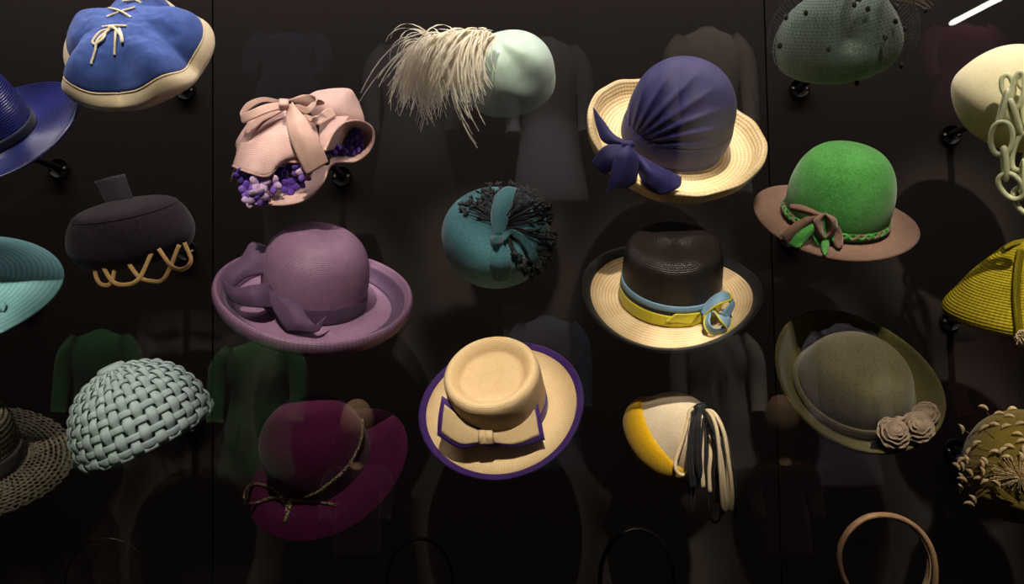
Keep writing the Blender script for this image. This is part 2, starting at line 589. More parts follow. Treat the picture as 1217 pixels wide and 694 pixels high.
# ---- generic wide-brimmed straw seen partly at the edge
def navy_brim():
    h = Hat('navy_straw_hat', 'shiny navy blue braided straw hat with high crown and thin band', -24, 163, -22, 22)
    c = straw('navy_straw', srgb(38, 48, 135), srgb(15, 18, 62), rings=3.6, across=6, rough=0.28, bump=0.9, spec=0.6)
    def mod(th, r_, z, t):
        return cs(th, r_, z + 9 * math.cos(2 * th) * sm(70, 122, r_) - 4 * math.cos(th) * sm(70, 122, r_))
    h.rev('brim', [(62, 0), (75, -3), (95, 0), (112, 5), (120, 9), (121, 8)], c, mod)
    h.rev('crown', [(0, 92), (20, 91), (38, 84), (52, 60), (60, 30), (64, 0)], c)
    h.rev('hat_band', [(64.5, 12), (65.5, 6), (65.5, 0)], cloth('navy_band', srgb(16, 18, 50), rough=0.5), nv=5)
    h.ringtube('brim_wire', lambda th: mod(th, 121, 8, 1), 1.2, c)
    h.mount(None, 'navy straw hat')
    return h


def dark_pillbox():
    h = Hat('pillbox_hat', 'dark aubergine felt pillbox with an upright tab and tan loops below', 156, 279, -13, 14)
    c = felt('aubergine_felt', srgb(54, 41, 54), srgb(34, 26, 37), sheen=0.25)
    h.rev('crown', [(0, 38), (30, 38), (50, 35), (59, 30), (67, 19), (72, 4), (72, -8), (67, -19), (60, -26), (54, -28)], c,
          lambda th, r_, z, t: (r_ * math.cos(th), r_ * 0.72 * math.sin(th), z))
    h.ringtube('seam_piping', lambda th: (60 * math.cos(th), 60 * .72 * math.sin(th), 30.5), 0.9, felt('aubergine_seam', srgb(24, 18, 28)))
    tb = felt('tab_felt', srgb(50, 46, 58), srgb(34, 31, 42), sheen=0.4)
    h.loft('upright_tab', [[(113, 216, -14), (130, 211, -10), (148, 207, -12)], [(121, 229, -10), (137, 225, -6), (153, 221, -9)],
                           [(130, 249, -4), (145, 246, -1), (161, 242, -4)]], tb, solid=2.5)
    tan = cloth('tan_strap', srgb(222, 178, 116), srgb(202, 156, 96), 0.6)
    def cp(x, y): return (60 + x / 4.084, 190 + y / 4.084)
    L = [[(205, 540, 0), (228, 598, 3), (262, 622, 4), (296, 606, 4), (318, 545, 2)],
         [(240, 540, 6), (300, 602, 8), (365, 620, 9), (430, 590, 8), (490, 500, 4)],
         [(360, 520, 4), (425, 578, 5), (490, 602, 6), (555, 585, 5), (625, 460, 2)],
         [(525, 480, 7), (585, 528, 8), (640, 545, 8), (682, 505, 6), (650, 450, 2)]]
    for ln in L:
        pts = [cp(x, y - 14 - (34 if i in (0, 4) else 0)) + (d + 38 - (10 if i in (0, 4) else 0),) for i, (x, y, d) in enumerate(ln)]
        h.band('strap_loop', pts, 4.6, tan, n=30, solid=1.0, hard=False, crown=0.5)
    h.mount(None, 'dark aubergine pillbox')
    return h


def turquoise_brim():
    h = Hat('turquoise_sun_hat', 'pale turquoise stitched wide-brimmed hat cut off at its crown', -62, 342, -24, 30)
    c = straw('turquoise_straw', srgb(140, 196, 202), srgb(110, 166, 174), rings=1.75, across=8, bump=0.7, rough=0.6)
    def mod(th, r_, z, t):
        return cs(th, r_, z - 8 * math.cos(2 * th) * sm(70, 122, r_))
    h.rev('brim', [(60, 0), (75, -3), (98, -6), (118, -12), (124, -15)], c, mod)
    h.rev('crown', [(0, 70), (25, 69), (46, 60), (56, 35), (60, 0)], c)
    h.ringtube('brim_edge', lambda th: mod(th, 124, -15, 1), 1.5, c)
    h.loft('trim_tab', [[(-12, 360, 7, 's'), (9, 364, 6, 's')], [(-12, 366, 8, 's'), (8, 370, 6, 's')], [(-12, 371, 3, 's'), (5, 372.5, 2, 's')]],
           c, nu=10, nv=6, hard=False)
    h.mount(None, 'turquoise wide-brimmed hat')
    return h


def woven_cap():
    h = Hat('woven_cap', 'aqua grey domed cap woven from broad flat straps with a button', 171, 515, -28, 8)
    c = cloth('aqua_strap', srgb(186, 206, 208), srgb(158, 182, 184), 0.6, weave=2400)
    dk = cloth('woven_lining', srgb(74, 90, 90), rough=0.9)
    prof = cr([(0, 80, 0), (22, 79, 0), (45, 70, 0), (64, 52, 0), (76, 26, 0), (79, 0, 0), (76, -8, 0)], 200)
    ln = [0.0]
    for a, b in zip(prof, prof[1:]): ln.append(ln[-1] + (b - a).length)
    tot = ln[-1]
    def surf(th, t, off):
        s_ = t * 199; i = min(198, int(s_)); f = s_ - i
        q = prof[i].lerp(prof[i + 1], f)
        i0, i1 = max(0, i - 1), min(199, i + 2)
        tg = (prof[i1] - prof[i0]).normalized(); nx, nz = -tg.y, tg.x
        if nx * q.x + nz * (q.y + 1) < 0: nx, nz = -nx, -nz
        r_ = q.x + nx * off; z = q.y + nz * off
        sy = 0.9
        # lower edge sweeps up a little towards the right
        return h.L(r_ * math.cos(th) * (1.0 + 0.03 * math.cos(th)), r_ * sy * math.sin(th), z - 0.0 * r_)
    h.rev('lining', [(0, 77), (21, 76), (43, 67), (61, 50), (73, 25), (76, 0), (73, -7)], dk,
          lambda th, r_, z, t: (r_ * math.cos(th) * (1 + .03 * math.cos(th)), r_ * .9 * math.sin(th), z))
    N, J = 36, 9
    t0 = 0.12
    def wave(x): return math.cos(PI * x)
    nn = 56
    for i in range(N):
        V = []
        for k in range(nn):
            t = t0 + (1.0 - t0) * k / (nn - 1)
            jj = (t - t0) / (1 - t0) * J - 0.5
            off = 1.9 + 2.6 * wave(jj + i)
            bulge = 0.5 + 0.5 * wave(jj + i)
            r_ = prof[min(199, int(t * 199))].x
            half = PI / N * 0.92 * (0.62 + 0.38 * bulge)
            skew = 0.16 * (1 - t)
            for q in (-1, -0.5, 0, 0.5, 1):
                V.append(surf(2 * PI * i / N + q * half + skew, t, off + 0.9 * (1 - q * q)))
        obj('strap', V, grid_faces(nn, 5), c, h.e, solid=1.2 * h.k)
    for j in range(J):
        tm = t0 + (1 - t0) * (j + 0.5) / J
        nu_ = N * 6
        V = []
        hw = 0.27 * (1 - t0) / J
        for k in range(nu_):
            x = k / 6.0
            off = 1.3 - 1.9 * wave(j + x)
            th = 2 * PI * x / N + 0.16 * (1 - tm)
            for q in (-1, -0.4, 0.4, 1):
                V.append(surf(th, min(1, tm + q * hw), off + 0.5 * (1 - q * q)))
        obj('strap', V, grid_faces(nu_, 4, cu=True), c, h.e, solid=1.2 * h.k)
    h.rev('button', [(0, 89), (12, 89), (15.5, 86.5), (15.5, 83), (13, 80)], c, nv=10, nu=32)
    h.rev('edge_binding', [(74, -8), (78, -6), (79, -10), (75, -12), (73, -9)], c,
          lambda th, r_, z, t: (r_ * math.cos(th) * (1 + .03 * math.cos(th)), r_ * .9 * math.sin(th), z), nv=10)
    h.mount(None, 'woven strap cap', inset=60)
    return h


def openwork_hat():
    h = Hat('openwork_straw_hat', 'dark grey-beige openwork straw hat with a scalloped brim and grey band', -33, 546, -14, 36)
    c = lace('openwork_straw', srgb(128, 120, 102), srgb(78, 72, 62))
    def mod(th, r_, z, t):
        k = 1 + 0.012 * math.cos(44 * th) * sm(100, 112, r_)
        return cs(th, r_ * k, z - 4 * math.cos(2 * th) * sm(70, 112, r_))
    h.rev('brim', [(55, 0), (72, -3), (92, -4), (112, -7)], c, mod, nu=180)
    h.rev('crown', [(0, 66), (28, 66), (42, 62), (48, 52), (53, 25), (55, 0)], c)
    h.rev('hat_band', [(54.2, 22), (56, 10), (57, 0)], felt('grey_band', srgb(72, 70, 70)), nv=6)
    h.mount(None, 'openwork straw hat')
    return h


def purple_straw():
    h = Hat('purple_straw_hat', 'dusty purple straw hat with turned-up brim and large ribbon bow', 373, 358, 4, 28)
    c = straw('purple_straw', srgb(146, 112, 142), srgb(112, 82, 112), rings=5.0, across=150, bump=0.45, rough=0.42)
    rb = cloth('purple_ribbon', srgb(88, 62, 96), srgb(64, 42, 72), 0.6, weave=1500, bump=0.5)
    h.rev('crown', [(0, 90), (18, 89.5), (40, 84), (55, 68), (61, 45), (61, 20), (59, 0)], c)
    def mod(th, r_, z, t):
        return cs(th, r_, z + (3 * math.cos(2 * th) + 5 * math.sin(th) * 0.6) * sm(80, 118, r_))
    br = h.rev('brim', [(59, 2), (70, -4), (88, -5), (100, 0), (108, 10), (113, 15), (116, 10), (114, 1), (109, -5)], c, mod, nv=60)
    h.rev('brim_ribbon', [(92, -2.2), (100, 2.0), (106.5, 10)], rb, mod, nv=10, solid=1)
    h.rev('hat_band', [(60.8, 24), (62, 12), (61.5, 1)], rb, nv=8, solid=2)
    def cp(x, y): return (240 + x / 3.967, 255 + y / 3.967)
    def q(x, y, d): return cp(x, y) + (d,)
    # bow: a tall folded loop at the left, a lower loop and a tail over the brim
    h.loft('bow_loop', [[q(318, 150, 34), q(235, 133, 34), q(190, 195, 42), q(120, 255, 50), q(88, 298, 54)],
                        [q(325, 215, 40), q(270, 215, 46), q(215, 245, 52), q(150, 295, 58), q(103, 340, 59)],
                        [q(322, 285, 46), q(265, 285, 50), q(200, 305, 54), q(155, 345, 58), q(135, 398, 60)]], rb, nu=30, nv=12)
    h.loft('bow_loop', [[q(88, 300, 55), q(150, 345, 68), q(240, 332, 74), q(322, 322, 66)],
                        [q(103, 350, 60), q(170, 388, 73), q(250, 384, 79), q(327, 380, 68)],
                        [q(135, 400, 60), q(190, 428, 71), q(260, 438, 76), q(332, 440, 66)]], rb, nu=26, nv=12)
    h.loft('bow_tail', [[q(312, 345, 68), q(330, 430, 72), q(375, 510, 74), q(400, 545, 72)],
                        [q(370, 385, 72), q(410, 440, 78), q(440, 510, 80), q(470, 548, 76)],
                        [q(440, 402, 70), q(475, 460, 76), q(500, 520, 78), q(545, 552, 74)],
                        [q(446, 404, 68), q(500, 490, 74), q(540, 520, 76), q(585, 480, 70)]], rb, nu=24, nv=16)
    h.mount(None, 'purple straw hat')
    return h


def magenta_felt():
    h = Hat('magenta_felt_hat', 'dark magenta felt hat with drooping brim and gold-flecked cord bow', 386, 551, -33, 38)
    c = felt('magenta_felt', srgb(112, 30, 84), srgb(92, 22, 68))
    def mod(th, r_, z, t):
        return cs(th, r_, z + 5 * math.cos(2 * th + .4) * sm(70, 105, r_))
    h.rev('brim', [(58, 0), (70, -4), (87, -8), (102, -12)], c, mod)
    h.rev('crown', [(0, 82), (27, 81), (48, 70), (59, 48), (61, 22), (58, 0)], c)
    mtc, nt_, p_ = _mat('gold_black_cord')
    nz = _noise(nt_, 420, 2)
    nt_.links.new(_mixcol(nt_, _ramp(nt_, nz, 0.48, 0.56), srgb(44, 30, 32), srgb(230, 200, 160)), p_.inputs['Base Color'])
    p_.inputs['Roughness'].default_value = 0.4
    def cp(x, y): return (280 + x / 3.305, 450 + y / 3.305)
    def q(x, y, l=2.5): return cp(x, y) + (l, 's')
    h.tube('cord', [q(165, 430), q(200, 462, 3), q(300, 450), q(360, 410), q(420, 360), q(465, 295), q(488, 230), q(490, 165)], 2.0, mtc, n=60)
    h.tube('cord_loop', [q(200, 465, 4), q(130, 430, 5), q(70, 428, 5), cp(34, 455) + (40,), cp(40, 490) + (40,), q(90, 498, 5), q(150, 475, 4), q(205, 462, 4)], 2.0, mtc, n=50)
    h.tube('cord_tail', [q(215, 465, 4), q(300, 485), q(360, 492), q(405, 502)], 2.0, mtc)
    h.tube('cord_tail', [q(215, 465, 4), q(220, 500), q(212, 530), q(198, 568)], 2.2, mtc)
    h.tube('cord_tail', [q(212, 465, 4), q(206, 500), q(205, 540), q(195, 570)], 1.8, mtc)
    h.tube('cord_knot', [q(190, 450, 4), q(214, 472, 6), q(232, 480, 4)], 3.4, mtc, n=10)
    h.mount(None, 'magenta felt hat')
    return h


def mint_beret():
    h = Hat('feathered_toque', 'pale mint satin toque with a white ostrich plume', 604, 84, -14, 30, ls=0.95)
    c = cloth('mint_satin', srgb(186, 208, 196), srgb(166, 192, 180), 0.55, weave=3000, bump=0.1)
    kn = h.P(586, 42, 40)
    def post(v):
        # soft dents fanning out below the plume root
        w_ = v - kn; a = w_.dot(h.r) / h.k; b = -w_.dot(h.u) / h.k
        ds = math.hypot(a, b); an = math.atan2(a, b)
        if w_.dot(h.t) < -60 * h.k: return v
        k = sm(6, 30, ds) * (1 - sm(60, 85, ds))
        return v + h.t * h.k * (3.6 * math.sin(an * 7 + .5) * k)
    h.rev('crown', [(0, 42), (22, 41), (40, 34), (52, 20), (57, 2), (56, -18), (52, -32)], c, post=post,
          mod=lambda th, r_, z, t: (r_ * math.cos(th) * 0.99, r_ * math.sin(th) * 0.92, z))
    h.rev('side_band', [(56.9, -14), (56.5, -22), (53.5, -33), (49, -38)], c, mod=lambda th, r_, z, t: (r_ * math.cos(th) * 0.99, r_ * math.sin(th) * 0.92, z), nv=10, solid=0.8)
    ft = cloth('ostrich_white', srgb(252, 248, 236), srgb(242, 234, 216), 0.8, weave=3000, bump=0.02)
    nt_ = ft.node_tree; tl_ = nt_.nodes.new('ShaderNodeBsdfTranslucent'); mx_ = nt_.nodes.new('ShaderNodeMixShader')
    tl_.inputs[0].default_value = srgb(252, 246, 232); mx_.inputs[0].default_value = 0.4     # thin barbs let light through
    nt_.links.new(nt_.nodes['Principled BSDF'].outputs[0], mx_.inputs[1]); nt_.links.new(tl_.outputs[0], mx_.inputs[2])
    nt_.links.new(mx_.outputs[0], nt_.nodes['Material Output'].inputs['Surface'])
    rnd = random.Random(3)
    rach = cr([h.P(588, 43, 56), h.P(566, 39, 66), h.P(540, 42, 72), h.P(516, 50, 72), h.P(503, 66, 66)], 40)
    V, Fc = tube_geo(rach, 1.1 * h.k, 6)
    obj('quill', V, Fc, ft, h.e)
    B = Bag()
    for n_ in range(84):                     # tresses of barbs that cling together
        s_ = (n_ + rnd.random()) / 84
        i = s_ * 38.999; a = rach[int(i)].lerp(rach[int(i) + 1], i % 1)
        lay = rnd.random()                   # 0 back layer .. 1 front layer
        dirv = (-h.r * rnd.uniform(0.25, 1.0) + h.u * rnd.uniform(-0.7, 0.10 + 0.35 * s_) + h.t * (lay * 0.7 + 0.05)).normalized()
        ln = rnd.uniform(50, 82) + (46 if 0.2 < s_ < 0.75 else 0) * rnd.random()
        if s_ < 0.25: ln *= 1.1
        drop = rnd.uniform(0.18, 0.38); curl = rnd.uniform(-0.25, 0.42)
        ctr_ = Vector((rnd.gauss(0, 1), rnd.gauss(0, 1), rnd.gauss(0, 1)))
        for b_ in range(rnd.randint(8, 12)):
            jit = Vector((rnd.gauss(0, 1), rnd.gauss(0, 1), rnd.gauss(0, 1)))
            v = (dirv + jit * 0.2).normalized(); p = a + jit * (2.0 * h.k); pts = [p.copy()]
            nseg = 9; st = ln * rnd.uniform(0.6, 1.1) / nseg * h.k
            for q in range(nseg):
                v = (v - h.u * drop * (0.7 + 0.09 * q) + h.r * curl * (q / nseg) - jit * 0.022).normalized()
                p = p + v * st; pts.append(p.copy())
            sd0 = Vector((rnd.gauss(0, 1), rnd.gauss(0, 1), rnd.gauss(0, 1))).normalized() * 0.4 + h.r
            k0 = len(B.v)
            for q, pp in enumerate(pts):
                t = (pts[min(q + 1, nseg)] - pts[max(q - 1, 0)]).normalized()
                sd = (sd0 - t * sd0.dot(t)).normalized()
                w_ = (1.15 - 0.85 * q / nseg) * h.k
                B.v += [pp - sd * w_, pp + sd * w_]
            for q in range(nseg):
                B.f.append((k0 + 2 * q, k0 + 2 * q + 1, k0 + 2 * q + 3, k0 + 2 * q + 2))
    o = obj('plume_barbs', B.v, B.f, ft, h.e); o['kind'] = 'stuff'
    h.mount((604, 100), 'mint feathered toque')
    return h


def teal_pillbox():
    h = Hat('teal_cocktail_hat', 'teal felt pillbox with a bow and a spray of dark feathers', 589, 276, 0, 50)
    c = felt('teal_felt', srgb(78, 128, 138), srgb(58, 106, 118), scale=260)
    tb = felt('teal_bow_felt', srgb(62, 108, 118), srgb(48, 90, 100))
    h.rev('crown', [(0, 25), (30, 24.5), (50, 21), (59, 13), (63, 0), (62, -16), (58, -32), (54, -38)], c)
    def cp(x, y): return (510 + x / 4.476, 195 + y / 4.476)
    def q(x, y, l): return cp(x, y) + (l, 's')
    ft = plain('black_feather', srgb(17, 20, 26), 0.6)
    rnd = random.Random(11)
    B = Bag()
    kx, ky = cp(385, 330)
    for n_ in range(150):
        an = R(rnd.uniform(-75, 168)); L_ = rnd.uniform(40, 60) if n_ % 3 else rnd.uniform(28, 52)
        if an > R(60): L_ *= 0.82
        ex, ey = kx + L_ * math.cos(an), ky - L_ * math.sin(an) * 0.95 + (6 if an < 0 else 0)
        base = h.on(kx + rnd.uniform(-3, 3), ky + rnd.uniform(-3, 3), 3)
        tip = h.on(ex, ey, rnd.uniform(2, 6), d=34)
        mid = (base + tip) * .5 + h.t * h.k * 4
        c_ = cr([base, mid, tip], 7)
        B.add(tube_geo(c_, [0.5 * h.k] * 7, 4))
        d = (tip - c_[-2]).normalized(); sd = d.cross(h.t).normalized()
        for f in range(rnd.randint(3, 5)):   # frayed dark tip
            fa = rnd.uniform(-0.8, 0.8); dd = (d * math.cos(fa) + sd * math.sin(fa) + h.t * rnd.uniform(-.2, .4)).normalized()
            s2 = dd.cross(h.t).normalized(); l2 = rnd.uniform(6, 10) * h.k
            k0 = len(B.v); B.v += [tip, tip + dd * l2 * .6 + s2 * 1.7 * h.k, tip + dd * l2, tip + dd * l2 * .6 - s2 * 1.7 * h.k]
            B.f.append((k0, k0 + 1, k0 + 2, k0 + 3)); B.m.append(0)
    o = obj('feather_spray', B.v, B.f, ft, h.e, solid=0.3 * h.k); o['kind'] = 'stuff'
    h.loft('bow_loop', [[q(345, 410, 4), q(330, 300, 8), q(350, 185, 5)], [q(365, 400, 9), q(375, 290, 16), q(405, 155, 9)],
                        [q(395, 400, 5), q(430, 290, 9), q(465, 128, 5)]], tb, nu=20)
    h.loft('bow_tail', [[q(340, 420, 5), q(322, 510, 5), q(340, 605, 3)], [q(365, 430, 8), q(375, 520, 9), q(385, 608, 5)],
                        [q(385, 430, 5), q(430, 510, 6), q(428, 605, 3)]], tb, nu=20)
    h.loft('bow_loop', [[q(375, 405, 6), q(430, 380, 12), q(500, 420, 14), q(545, 480, 12), q(570, 550, 10)],
                        [q(385, 425, 5), q(440, 395, 9), q(495, 450, 9), q(520, 505, 9), q(570, 552, 9)]], tb, nu=24)
    h.band('bow_knot', [q(330, 425, 6), q(362, 428, 12), q(392, 420, 6)], 11, tb, n=12, crown=1.5, solid=2)
    h.mount(None, 'teal feathered pillbox')
    return h


def straw_purple_bow():
    h = Hat('cream_straw_hat', 'cream straw hat with dished crown, purple edging and flat purple-edged bow', 596, 485, -17, 53)
    c = straw('cream_straw', srgb(238, 210, 164), srgb(214, 180, 130), rings=5.2, across=160, bump=0.45)
    pu = cloth('purple_edge', srgb(74, 34, 124), srgb(58, 24, 104), 0.6)
    def mod(th, r_, z, t):
        return cs(th, r_, z + 4 * math.cos(2 * th) * sm(60, 96, r_))
    h.rev('brim', [(54, 0), (64, -3), (82, -2), (97, 4)], c, mod)
    h.rev('edging', [(90.5, 2.2), (96, 5.0), (99, 4), (96, 1.2), (92, -.6)], pu, mod, nv=14, solid=.6)
    def mc(th, r_, z, t): return (r_ * math.cos(th), r_ * 0.98 * math.sin(th), z)
    h.rev('crown', [(0, 58), (22, 58), (36, 60), (42, 67), (48, 72), (53, 69), (55, 60), (55, 30), (54, 0)], c, mc, nv=60)
    h.rev('hat_band', [(55.6, 16), (55.6, 0)], pu, mc, nv=4, solid=1.2)
    def cp(x, y): return (480 + x / 3.652, 390 + y / 3.652)
    def q(x, y, d): return cp(x, y) + (50 + (d - 50) * 0.42,)
    # left wing and right wing of the bow, each a padded flat leaf with purple border
    Lw = [[q(165, 293, 52), q(250, 355, 62), q(340, 440, 76)], [q(150, 380, 58), q(240, 425, 68), q(340, 470, 80)], [q(145, 465, 62), q(240, 520, 74), q(345, 500, 78)]]
    Rw = [[q(572, 278, 52), q(470, 350, 62), q(375, 440, 76)], [q(592, 380, 58), q(480, 430, 68), q(375, 470, 80)], [q(612, 485, 60), q(480, 516, 74), q(370, 500, 78)]]
    h.loft('bow_wing_border', Lw, pu, solid=1.2); h.loft('bow_wing_border', Rw, pu, solid=1.2)
    Li = [[q(176, 330, 57), q(245, 385, 67), q(330, 448, 79)], [q(168, 395, 61), q(240, 430, 71.5), q(330, 472, 83)], [q(162, 452, 64), q(245, 502, 76), q(335, 494, 81)]]
    Ri = [[q(560, 312, 57), q(475, 370, 67), q(388, 448, 79)], [q(575, 385, 61), q(480, 430, 71.5), q(388, 472, 83)], [q(588, 466, 63), q(480, 505, 76), q(380, 494, 81)]]
    h.loft('bow_wing', Li, c, solid=1.2); h.loft('bow_wing', Ri, c, solid=1.2)
    h.band('bow_knot', [q(343, 442, 80), q(340, 472, 90), q(345, 502, 84)], 8.5, c, n=12, crown=2, solid=2)
    h.band('bow_knot', [q(370, 442, 80), q(370, 472, 90), q(372, 502, 84)], 8.5, c, n=12, crown=2, solid=2)
    h.mount(None, 'cream straw hat with purple bow')
    return h


def scarf_hat():
    h = Hat('scarf_hat', 'golden rough straw hat whose crown is wrapped in a knotted navy scarf', 800, 166, 17, 36)
    c = straw('golden_straw', srgb(248, 228, 184), srgb(218, 182, 124), rings=2.3, across=110, bump=0.9, rough=0.6)
    nv_ = cloth('navy_silk', srgb(45, 42, 94), srgb(35, 33, 78), 0.6, weave=3500, bump=0.1, sheen=0.05, spec=0.2)
    def mod(th, r_, z, t):
        return cs(th, r_ * (1 + 0.02 * math.cos(3 * th + 1)), z + (9 * math.cos(2 * th)) * sm(60, 108, r_) + 1.0 * math.sin(13 * th) * sm(85, 105, r_))
    h.rev('brim', [(58, 0), (70, -4), (85, -5), (94, -1), (98, 6), (103, 13), (106, 11), (104, 2), (100, -5)], c, mod, nv=60, solid=2.5)
    kn = h.P(745, 173, 60)
    def post(v):
        w_ = v - kn; a = w_.dot(h.r) / h.k; b = w_.dot(h.u) / h.k
        if w_.dot(h.t) < -75 * h.k: return v
        ds = math.hypot(a, b); an = math.atan2(b, a)
        k = sm(2, 20, ds) * (1 - sm(70, 135, ds)) * sm(-0.35, 0.0, an) * (1 - sm(1.75, 2.1, an))
        s_ = math.sin(an * 15 + 0.8 * math.sin(an * 3))
        return v + h.t * h.k * (3.4 * (1 - abs(s_)) ** 1.3 * 1.2 - 2.2) * k
    h.rev('scarf', [(0, 102), (18, 100), (40, 89), (55, 68), (61, 40), (61, 15), (58, 0)], nv_, post=post, nu=160, nv=90)
    def cp(x, y): return (680 + x / 3.854, 70 + y / 3.854)
    def q(x, y, d): return cp(x, y) + (d,)
    # lower wrap of the scarf around the crown
    h.rev('scarf_wrap', [(61.5, 30), (63, 20), (62.5, 8), (59.5, 1)], nv_, mod=lambda th, r_, z, t: cs(th, r_, z + 8 * math.cos(th + .3)), nv=12, solid=2)
    h.loft('scarf_tail', [[q(95, 222, 30), q(115, 320, 44), q(150, 385, 56), q(245, 400, 70)], [q(105, 240, 34), q(150, 330, 54), q(190, 370, 66), q(250, 392, 74)],
                          [q(97, 222, 31), q(150, 290, 48), q(190, 345, 60), q(250, 380, 70)]], nv_, nu=24, nv=12)
    h.loft('scarf_tail', [[q(245, 395, 74), q(150, 400, 78), q(90, 472, 74)], [q(250, 410, 78), q(180, 455, 86), q(120, 505, 80)],
                          [q(255, 420, 76), q(215, 480, 82), q(150, 530, 76)]], nv_, nu=20, nv=12)
    h.loft('scarf_tail', [[q(240, 400, 80), q(200, 440, 88), q(175, 540, 84), q(155, 622, 76)], [q(258, 398, 86), q(245, 450, 96), q(215, 540, 92), q(200, 590, 84)],
                          [q(275, 405, 80), q(290, 450, 88), q(272, 530, 86), q(245, 592, 78)], [q(285, 420, 74), q(305, 480, 80), q(290, 560, 78), q(265, 580, 72)]], nv_, nu=24, nv=14)
    h.loft('scarf_tail', [[q(270, 410, 76), q(360, 470, 84), q(500, 542, 74)], [q(285, 440, 78), q(360, 520, 90), q(490, 588, 80)],
                          [q(290, 470, 74), q(350, 560, 84), q(410, 620, 78)], [q(290, 480, 70), q(320, 560, 76), q(350, 600, 74)]], nv_, nu=24, nv=14)
    p = h.P(*cp(258, 395), 80)
    V, Fc = ico(p, 0.012, 0.010, 0.009, 8, 14)
    obj('scarf_knot', V, Fc, nv_, h.e)
    h.mount(None, 'scarf-wrapped straw hat')
    return h


def boater():
    h = Hat('two_tone_straw_hat', 'black-crowned natural straw hat with a blue and yellow striped band', 797, 352, 4, 36)
    c = straw('natural_brim', srgb(232, 206, 166), srgb(200, 168, 124), rings=2.6, across=10, bump=0.5)
    bk = straw('black_straw', srgb(48, 41, 39), srgb(22, 18, 19), rings=4.5, across=150, bump=0.6, rough=0.35)
    bl = cloth('blue_ribbon', srgb(132, 168, 196), srgb(112, 148, 178), 0.55)
    ye = cloth('yellow_ribbon', srgb(208, 196, 46), srgb(188, 176, 36), 0.55)
    bb = cloth('black_ribbon', srgb(20, 18, 20), rough=0.6)
    def mod(th, r_, z, t):
        return cs(th, r_, z + (7 * math.cos(2 * th + 0.5)) * sm(70, 104, r_))
    h.rev('brim', [(56, 0), (68, -3), (85, -3), (97, 2), (101, 5)], c, mod)
    h.rev('edging', [(95, 2.2), (101, 7), (105, 9), (104, 4), (99, 1)], bb, mod, nv=12, solid=.8)
    h.rev('crown', [(0, 76), (30, 76), (45, 74.5), (52.5, 69), (56, 55), (57.5, 27), (58, 0)], bk)
    tl = lambda th, r_, z, t: cs(th, r_, z + 9 * (0.5 - 0.5 * math.cos(th - 0.5)) * 1.2 * (1 if z > 3 else 0.3))
    h.rev('band_blue', [(58.4, 21), (59.2, 13)], bl, tl, nv=4, solid=1.4)
    h.rev('band_black', [(59.0, 13), (59.6, 7)], bb, tl, nv=4, solid=1.4)
    h.rev('band_yellow', [(59.6, 8), (61, -1)], ye, tl, nv=4, solid=1.4)
    def cp(x, y): return (680 + x / 3.965, 255 + y / 3.965)
    def q(x, y, d): return cp(x, y) + (d,)
    h.loft('band_end', [[q(440, 500, 2)[:2] + (2.2, 's'), q(485, 465, 2)[:2] + (2.2, 's')], [q(560, 515, 2)[:2] + (2.2, 's'), q(598, 458, 2)[:2] + (2.2, 's')]], ye, nu=8, nv=10, hard=False)
    # bow: curled loops, blue outside and yellow inside edge
    A = [[q(600, 455, 50), q(650, 395, 58), q(700, 365, 60), q(735, 372, 56), q(740, 405, 50)],
         [q(620, 480, 58), q(660, 440, 68), q(700, 412, 70), q(730, 405, 64), q(748, 420, 56)]]
    h.loft('bow_loop', A, bl, nu=24, nv=8, label='light blue ribbon loop with yellow edge')
    B_ = [[q(630, 470, 62), q(622, 520, 64), q(650, 560, 64), q(700, 562, 62), q(745, 530, 60), q(750, 490, 58)],
          [q(655, 455, 66), q(648, 510, 74), q(670, 535, 74), q(705, 530, 72), q(728, 505, 68), q(735, 480, 64)]]
    h.loft('bow_loop', B_, bl, nu=30, nv=8)
    C_ = [[q(645, 450, 66), q(690, 470, 72), q(740, 490, 66)], [q(670, 455, 68), q(705, 505, 76), q(728, 535, 70)]]
    h.loft('bow_tail', C_, bl, nu=16, nv=8)
    h.loft('bow_loop', [[q(700, 470, 60), q(740, 420, 60), q(745, 375, 52), q(715, 358, 50)], [q(735, 490, 54), q(765, 430, 52), q(755, 400, 46), q(720, 372, 44)]], bl, nu=20, nv=8)
    ed = lambda pts: h.tube('ribbon_edge', pts, 1.2, ye, n=36, ns=6)
    ed([q(632, 470, 63), q(622, 520, 65), q(650, 562, 65), q(700, 564, 63), q(745, 532, 61), q(751, 490, 59)])
    ed([q(620, 482, 59), q(660, 442, 69), q(700, 418, 71), q(730, 408, 65), q(748, 400, 57), q(742, 372, 52), q(700, 360, 50)])
    ed([q(670, 456, 69), q(705, 506, 77), q(728, 536, 71)])
    h.loft('bow_tail', [[q(672, 375, 30), q(684, 300, 26), q(692, 225, 20)], [q(684, 372, 32), q(694, 300, 28), q(706, 218, 22)]], ye, nu=14, nv=6)
    h.loft('bow_tail', [[q(668, 370, 31), q(680, 290, 27), q(686, 245, 23)], [q(676, 372, 33), q(687, 300, 29), q(694, 240, 24)]], bl, nu=14, nv=6)
    h.mount(None, 'two-tone straw hat')
    return h


